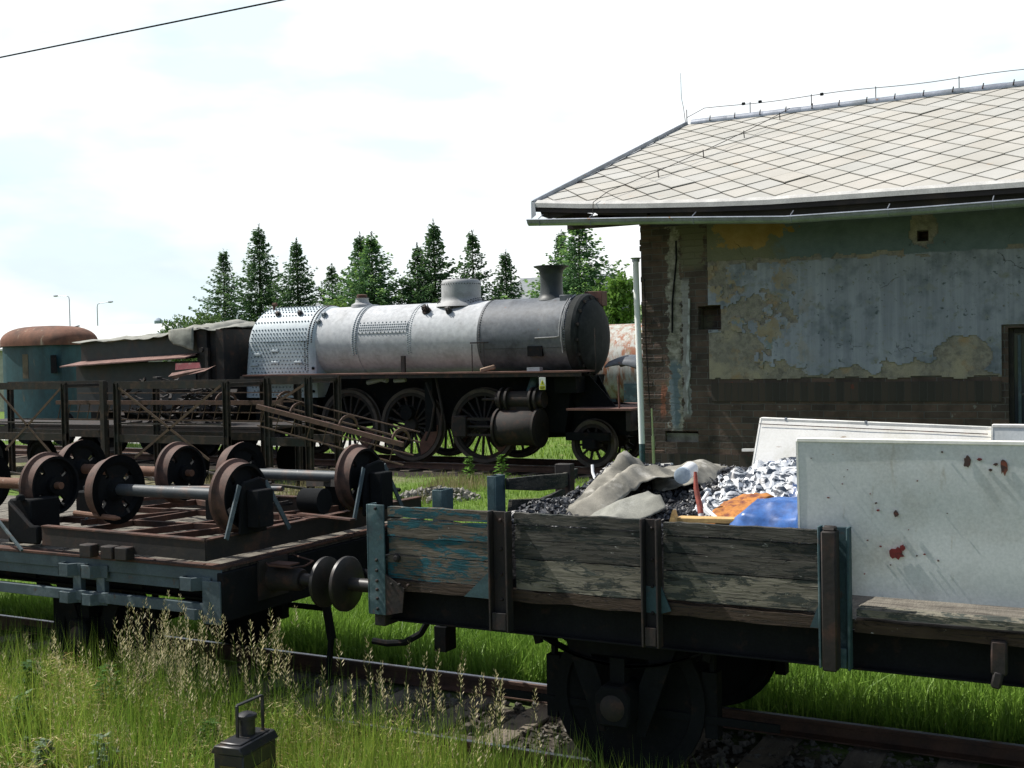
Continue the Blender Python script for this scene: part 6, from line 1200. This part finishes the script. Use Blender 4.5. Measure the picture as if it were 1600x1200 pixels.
panel('white_panel', 'bright white door-like panel with stepped edge, behind the large grey-white one', [(-2.52, 8.36, 1.7), (-.88, 8.36, 1.7), (-.88, 8.62, 2.19), (-2.49, 8.62, 2.245)], .05, m_white2 if False else mat('scuffed_white_enamel', (.74, .73, .69), ((.35, .27, .2), 16, .66, .72, (.5, 2, 2)), ((.6, .58, .5), 2, .5, .7), rough=.4, bump=.06, vary=.04))
MB().bar((-2.49, 8.585, 2.205), (-.9, 8.585, 2.15), .004, .006).make('edge_line', m_marks, bpy.data.objects['white_panel.001'])
for x in (-2.3, -1.72): MB().lathe([(0, 0), (.012, 0), (.012, .02), (0, .024)], (x, 8.62, 2.235-(x+2.5)*.034), 'z', 8).make('screw', m_zinc, bpy.data.objects['white_panel.001'])
panel('white_panel', 'short bluish-white panel end at the right edge of the photo above the large one', [(-.87, 8.5, 1.7), (.3, 8.5, 1.7), (.3, 8.56, 2.205), (-.87, 8.56, 2.205)], .05, m_white)
B = MB(); plank(B, -1.36, 3.0, 1.285, 1.325, 6.50, 6.62, 88, .006, .004); tag(B.make('loose_timber', m_woodpale, None), 'loose pale timber lying along the floor edge under the large panel', 'timber')

# ---------------------------------------------------------------- signal lantern at the bottom of the photo
sg_ = thing('signal_lantern', 'black points lantern with a carrying handle in the grass at the bottom of the photo', 'lantern', (-4.82, 5.48, -.1))
m_lan = mat('satin_black_lantern', (.02, .021, .023), ((.06, .045, .03), 9, .58, .7), rough=.42, bump=.15)
cz = .45; rot = Matrix.Rotation(.12, 3, 'Z'); C0 = Vector((-4.83, 5.49, 0))
def rp_(x, y, z): q = rot@Vector((x, y, 0)); return (C0.x+q.x, C0.y+q.y, z)
def rbox(B, x0, x1, y0, y1, z0, z1, tx=0):
    vs = [rp_(x, y, z) for z in (z0,) for y in (y0, y1) for x in (x0, x1)]+[rp_(x*(1-tx) if False else x-(tx if x > 0 else -tx), y, z1) for y in (y0, y1) for x in (x0, x1)]; B.add(vs, [(0, 2, 3, 1), (4, 5, 7, 6), (0, 1, 5, 4), (2, 6, 7, 3), (0, 4, 6, 2), (1, 3, 7, 5)])
B = MB(); rbox(B, -.105, .105, -.18, .18, -.1, .40); lb = B.make('body', m_lan, sg_, bevel=.008)
B = MB(); rbox(B, -.118, .118, -.195, .195, .40, .45, .03); rbox(B, -.08, .08, -.16, .16, .45, .462, .01); B.make('lid', m_lan, sg_, bevel=.008)
B = MB(); B.lathe([(0, .455), (.05, .455), (.05, .56), (.062, .565), (.062, .585), (.03, .60), (0, .602)], (C0.x, C0.y+.02, 0), 'z', 28); B.make('vent_cap', m_lan, sg_)
B = MB(); a = rp_(-.02, -.05, .46); b_ = rp_(-.02, -.05, .655); c_ = rp_(.05, .12, .68); d_ = rp_(.05, .12, .46); B.bar(a, b_, .022, .012, (0, 1, 0)); B.bar(b_, c_, .026, .012); B.bar(c_, d_, .022, .012, (0, 1, 0)); B.make('handle', m_lan, sg_, bevel=.003)
B = MB(); rbox(B, -.06, .06, -.1845, -.1805, .1, .33); B.make('pane', mat('dull_amber_glass', (.09, .075, .03), rough=.15, bump=0), sg_, smooth=0)
B = MB(); q1 = [rp_(.1095, -.1, .1), rp_(.1095, .1, .1), rp_(.1095, .1, .3), rp_(.1095, -.1, .3)]; q2 = [rp_(.1065, -.1, .1), rp_(.1065, .1, .1), rp_(.1065, .1, .3), rp_(.1065, -.1, .3)]; B.add(q1+q2, [(0, 1, 2, 3), (0, 4, 5, 1), (1, 5, 6, 2), (2, 6, 7, 3), (3, 7, 4, 0)]); B.make('pane', bpy.data.materials['dull_amber_glass'], sg_, smooth=0)
# ---------------------------------------------------------------- grass
def blades(n_, xr, yr, h, w, colA, colB, seed, lean=.35, keepf=None, hf=None, zoff=0):
    g_ = np.random.default_rng(seed); x = g_.uniform(*xr, n_); y = g_.uniform(*yr, n_)
    if keepf is not None: k = keepf(x, y, g_); x = x[k]; y = y[k]
    n_ = len(x); z = Hn(y)+zoff; hh = g_.uniform(h[0], h[1], n_)*(hf(x, y) if hf is not None else 1); ww = g_.uniform(w[0], w[1], n_); a = g_.uniform(0, 6.28, n_); la = g_.uniform(0, 6.28, n_); ln = np.abs(g_.normal(0, lean, n_))
    dx = np.cos(a)*ww; dy = np.sin(a)*ww; lx = np.cos(la)*ln*hh; ly = np.sin(la)*ln*hh
    V_ = np.empty((n_, 5, 3), np.float32)
    V_[:, 0] = np.stack([x-dx, y-dy, z], -1); V_[:, 1] = np.stack([x+dx, y+dy, z], -1)
    V_[:, 2] = np.stack([x-dx*.7+lx*.35, y-dy*.7+ly*.35, z+hh*.55], -1); V_[:, 3] = np.stack([x+dx*.7+lx*.35, y+dy*.7+ly*.35, z+hh*.55], -1); V_[:, 4] = np.stack([x+lx, y+ly, z+hh*(1-.25*ln)], -1)
    b_ = np.arange(n_)[:, None]*5; F4 = b_+np.array([[0, 1, 3, 2]]); F3 = b_+np.array([[2, 3, 4]])
    t = g_.uniform(0, 1, (n_, 1))**1.3; patch = (.5+.5*np.sin(x*1.9+np.sin(y*2.3)*2+seed))[:, None]; t = np.clip(t*.7+patch*.5*g_.uniform(0, 1, (n_, 1)), 0, 1); C_ = (np.array([colA])*(1-t)+np.array([colB])*t)*g_.uniform(.7, 1.25, (n_, 1)); C5 = np.repeat(C_, 5, 0)
    return V_.reshape(-1, 3), F4, F3, C5
def merge(parts, name, mt, label, cat='grass'):
    V_ = []; F4 = []; F3 = []; C_ = []; o = 0
    for v, f4, f3, c in parts: V_.append(v); F4.append(f4+o); F3.append(f3+o); C_.append(c); o += len(v)
    me = npmesh(name, np.concatenate(V_), np.concatenate(F4), np.concatenate(F3), mt, np.clip(np.concatenate(C_), 0, 1)); ob = link(name, me, mt, None, smooth=0); tag(ob, label, cat, kind='stuff'); return ob
G1, G2, GD, GY = (.16, .28, .045), (.28, .41, .07), (.10, .19, .04), (.3, .33, .09)
# bright lawn behind the siding
merge([blades(70000, (-17, 1), (10.6, 21.5), (.05, .12), (.004, .008), G1, G2, 1, keepf=lambda x, y, g: ~((y > 13.7) & (x > -5.7)) & ~((x < -12.6) & (y > 17.5) & (g.random(len(x)) < .8))),
       blades(6000, (-17, -11), (17, 20.5), (.12, .34), (.004, .007), (.22, .2, .09), (.34, .3, .17), 2, keepf=lambda x, y, g: (np.sin(x*2.1+y)+g.random(len(x)) > .6)),
       blades(16000, (-45, -6), (25.6, 34), (.08, .2), (.01, .018), G1, G2, 3, keepf=lambda x, y, g: ~((y > 26.8) & (y < 29.7) & (x < -19)))], 'short_grass', m_grass, 'short sunlit lawn between the siding and the steam engine')
# lusher grass right behind the near wagons
merge([blades(52000, (-12, 2.5), (9.0, 11.4), (.16, .42), (.004, .008), (.14, .26, .04), (.25, .40, .06), 4, .45), blades(22000, (-12, 2.5), (8.9, 12.5), (.1, .3), (.004, .009), (.2, .36, .05), (.33, .48, .08), 5, .5)], 'long_grass', m_grass, 'long lush grass behind the wheels of the near wagons')
# foreground
def fgkeep(x, y, g):
    lim = np.where(x < -5.2, 6.95, np.where(x < -3.0, 6.9, 6.75)); return (y < lim+g.normal(0, .06, len(x)))
def hfac(x, y):
    a = np.clip(1.25-.22*(x+7.0), .35, 1.2); return a*(.55+.45*np.clip((y-4.9)/1.2, 0, 1))*(.82+.30*np.sin(x*4.1+2*np.sin(y*3.0))*np.cos(y*5.2+x))
LAN = lambda x, y: (np.abs(x+4.83) > .2) | (y > 5.75) | (y < 5.2)
lk = lambda x, y, g: fgkeep(x, y, g) & (LAN(x, y)) & ~((np.abs(x+4.6) < .35) & (y < 5.25))
clump = lambda s: (lambda x, y: .5+.5*np.sin(x*3.1+s)*np.cos(y*4.3+s*2))
def fk2(th, s):
    c_ = clump(s); return lambda x, y, g: lk(x, y, g) & (c_(x, y)+g.normal(0, .2, len(x)) > th)
parts = [blades(60000, (-12, -.2), (4.2, 7.0), (.15, .42), (.0025, .006), (.15, .27, .03), (.60, .64, .10), 6, .7, lk, hfac), blades(36000, (-12, -1), (4.2, 6.9), (.2, .5), (.002, .0045), (.48, .42, .13), (.62, .52, .25), 7, .8, fk2(.3, 1), hfac),
         blades(16000, (-12, -1), (5.3, 6.9), (.4, .85), (.002, .005), (.15, .28, .035), (.36, .44, .08), 8, .25, lk, lambda x, y: np.clip(1.1-.10*(x+7.0), .45, 1.1)), blades(9000, (-9, -1.2), (7.2, 8.7), (.05, .22), (.002, .005), GD, G1, 9, .5, fk2(.6, 4))]
def flecks(n_, xr, yr, seed, cA, cB, ln, wd, hmul=1.0, th=None):
    g_ = np.random.default_rng(seed); x = g_.uniform(*xr, n_); y = g_.uniform(*yr, n_); k = lk(x, y, g_)
    if th is not None: k &= (clump(seed)(x, y)+g_.normal(0, .25, n_) > th)
    x = x[k]; y = y[k]; n_ = len(x); hh = hfac(x, y)*.46*hmul; z = Hn(y)+hh*g_.uniform(.15, 1.05, n_)**.7
    u = g_.normal(0, 1, (n_, 3)); u[:, 2] = u[:, 2]*.8+.3; u /= np.linalg.norm(u, axis=1, keepdims=True); v_ = np.cross(u, g_.normal(0, 1, (n_, 3))); v_ /= np.linalg.norm(v_, axis=1, keepdims=True)+1e-9
    L = g_.uniform(ln[0], ln[1], (n_, 1)); Wd = g_.uniform(wd[0], wd[1], (n_, 1)); P = np.stack([x, y, z], -1); V_ = np.empty((n_, 4, 3)); V_[:, 0] = P-u*L; V_[:, 1] = P+v_*Wd; V_[:, 2] = P+u*L; V_[:, 3] = P-v_*Wd
    t = g_.uniform(0, 1, (n_, 1)); C_ = (np.array([cA])*(1-t)+np.array([cB])*t)*g_.uniform(.6, 1.3, (n_, 1))
    return V_.reshape(-1, 3), np.arange(n_*4).reshape(n_, 4), np.zeros((0, 3), int), np.repeat(C_, 4, 0)
parts += [flecks(75000, (-11, -.5), (4.3, 7.0), 31, (.18, .32, .04), (.50, .55, .12), (.02, .06), (.0015, .004)), flecks(75000, (-11, -3.0), (4.3, 6.9), 32, (.52, .43, .18), (.74, .62, .34), (.015, .055), (.0012, .0035), 1.1, .05),
          flecks(16000, (-9, -2), (4.6, 6.8), 33, (.16, .32, .05), (.34, .48, .12), (.012, .030), (.006, .013), .9, .35), flecks(5000, (-11, -3.2), (5.0, 6.9), 34, (.34, .15, .08), (.46, .28, .14), (.01, .03), (.002, .004), 1.15, .3)]
merge(parts, 'meadow_grass', m_grass, 'tangled green and straw coloured meadow grass in the foreground')
# flowering stalks
def stalks(n_, seed, pos, hr):
    g_ = np.random.default_rng(seed); V_ = []; F4 = []; F3 = []; C_ = []; o = 0
    for i in range(n_):
        x, y = pos(g_); z = float(Hn(np.array([y]))[0]); h = g_.uniform(*hr); la = g_.uniform(0, 6.28); ln = abs(g_.normal(0, .10)); K = 6; pts = []
        for k in range(K+1): t = k/K; pts.append(np.array([x+math.cos(la)*ln*h*t*t, y+math.sin(la)*ln*h*t*t, z+h*t]))
        w = .0016; grn = np.array([.13, .2, .04])*g_.uniform(.8, 1.3); tan_ = np.array([.42, .37, .2])*g_.uniform(.65, 1.3)
        for ax in ((w, 0), (0, w)):
            b0 = o
            for k, p in enumerate(pts): q = 1-.5*k/K; V_ += [p-np.array([ax[0]*q, ax[1]*q, 0]), p+np.array([ax[0]*q, ax[1]*q, 0])]; C_ += [grn, grn]; o += 2
            for k in range(K): F4.append((b0+2*k, b0+2*k+1, b0+2*k+3, b0+2*k+2))
        hl = g_.uniform(.14, .26); m = int(hl/.0065)
        for k in range(m):
            t = 1-hl/h*(1-k/m); q = t*K; i0 = min(K-1, int(q)); p = pts[i0]+(pts[i0+1]-pts[i0])*(q-i0); a = g_.uniform(0, 6.28); sp = .020*(1-(k/m)**2*.7)+.004; u = np.array([math.cos(a)*sp*.5, math.sin(a)*sp*.5, .011]); c_ = p+np.array([math.cos(a)*sp, math.sin(a)*sp, 0]); s_ = np.array([-math.sin(a), math.cos(a), 0])*.0032
            V_ += [c_-u, c_+s_, c_+u, c_-s_]; C_ += [tan_*g_.uniform(.75, 1.25)]*4; F4.append((o, o+1, o+2, o+3)); o += 4
    return np.array(V_), np.array(F4), np.zeros((0, 3), int), np.array(C_)
merge([stalks(40, 1, lambda g: (g.normal(-6.15, .16), g.uniform(5.7, 6.3)), (.85, 1.28)), stalks(40, 11, lambda g: (g.normal(-5.85, .14), g.uniform(5.7, 6.3)), (.7, 1.2)), stalks(50, 12, lambda g: (g.normal(-6.2, .5), g.uniform(5.4, 6.4)), (.45, .95)), stalks(30, 2, lambda g: (g.normal(-5.35, .12), g.uniform(6.0, 6.4)), (.8, 1.22)), stalks(26, 3, lambda g: (g.uniform(-5.2, -3.25), g.uniform(6.1, 6.5)), (.45, 1.0)), stalks(20, 13, lambda g: (g.normal(-4.35, .25), g.uniform(6.1, 6.5)), (.6, 1.1)), stalks(14, 14, lambda g: (g.normal(-3.75, .15), g.uniform(6.1, 6.5)), (.5, 1.05)), stalks(24, 4, lambda g: (g.uniform(-9.5, -7), g.uniform(5.4, 6.3)), (.5, .95)), stalks(9, 5, lambda g: (g.uniform(-3.6, -.6), g.uniform(6.3, 6.6)), (.3, .62))], 'seed_head_stalks', m_grass, 'tall thin grass stalks with pale seed heads in front of the wagons')
# broad-leaved weeds
def weed(x, y, h, n_, seed, colr, label, ls):
    g_ = np.random.default_rng(seed); z = float(Hn(np.array([y]))[0]); t = thing('weed_plant', label, 'weed', (x, y, z)); m = n_; s = g_.uniform(.1, 1, m); a = g_.uniform(0, 6.28, m); rr = (.35*(1-s)+.12)*h*.8; P = np.stack([np.cos(a)*rr*g_.uniform(.4, 1, m), np.sin(a)*rr*g_.uniform(.4, 1, m), s*h], -1); u = np.stack([np.cos(a), np.sin(a), g_.uniform(-.4, .5, m)], -1)*ls*g_.uniform(.6, 1.3, (m, 1)); v_ = np.stack([-np.sin(a), np.cos(a), g_.normal(0, .3, m)], -1)*ls*.42
    link('leaves', quads_mesh('leaves', P, u, v_, np.array([colr])*g_.uniform(.7, 1.3, (m, 1)), m_leaf), m_leaf, t, (x, y, z), smooth=0); B = MB()
    for k in range(4): B.tube([(x, y, z), (x+g_.uniform(-.08, .08), y+g_.uniform(-.08, .08), z+h*.9)], [.006, .003], 5)
    B.make('stem', m_leafstem, t)
m_leafstem = mat('green_stem', (.08, .14, .04), rough=.7, bump=0)
weed(-6.45, 5.35, .42, 260, 1, (.20, .27, .17), 'low bushy weed with pale grey-green leaves at the bottom left corner', .035); weed(-6.8, 5.5, .35, 180, 2, (.17, .24, .14), 'smaller grey-green weed right at the left edge of the photo, bottom corner', .03)
weed(-6.0, 5.45, .5, 110, 3, (.24, .31, .2), 'upright pale weed between the corner weeds and the lantern', .04); weed(-7.6, 6.2, .62, 260, 4, (.05, .12, .03), 'dark green leafy weed at the left in front of the flat wagon wheel', .04)
weed(-11.85, 20.3, .55, 120, 5, (.12, .24, .04), 'bright green weed growing beside the engine track', .06); weed(-11.1, 20.3, .6, 120, 6, (.12, .24, .04), 'second bright green weed by the engine track, above the rubble heap', .06)

for i, (x, y, h_) in enumerate(((-7.15, 5.75, .55), (-6.7, 6.15, .7), (-5.55, 5.95, .5))):
    weed(x, y, h_, 200, 20+i, (.08, .17, .035), ('leafy dark weed in the grass left of the tall seed stalks', 'taller leafy weed among the seed stalks below the flat wagon corner', 'leafy weed just behind the points lantern')[i], .035)
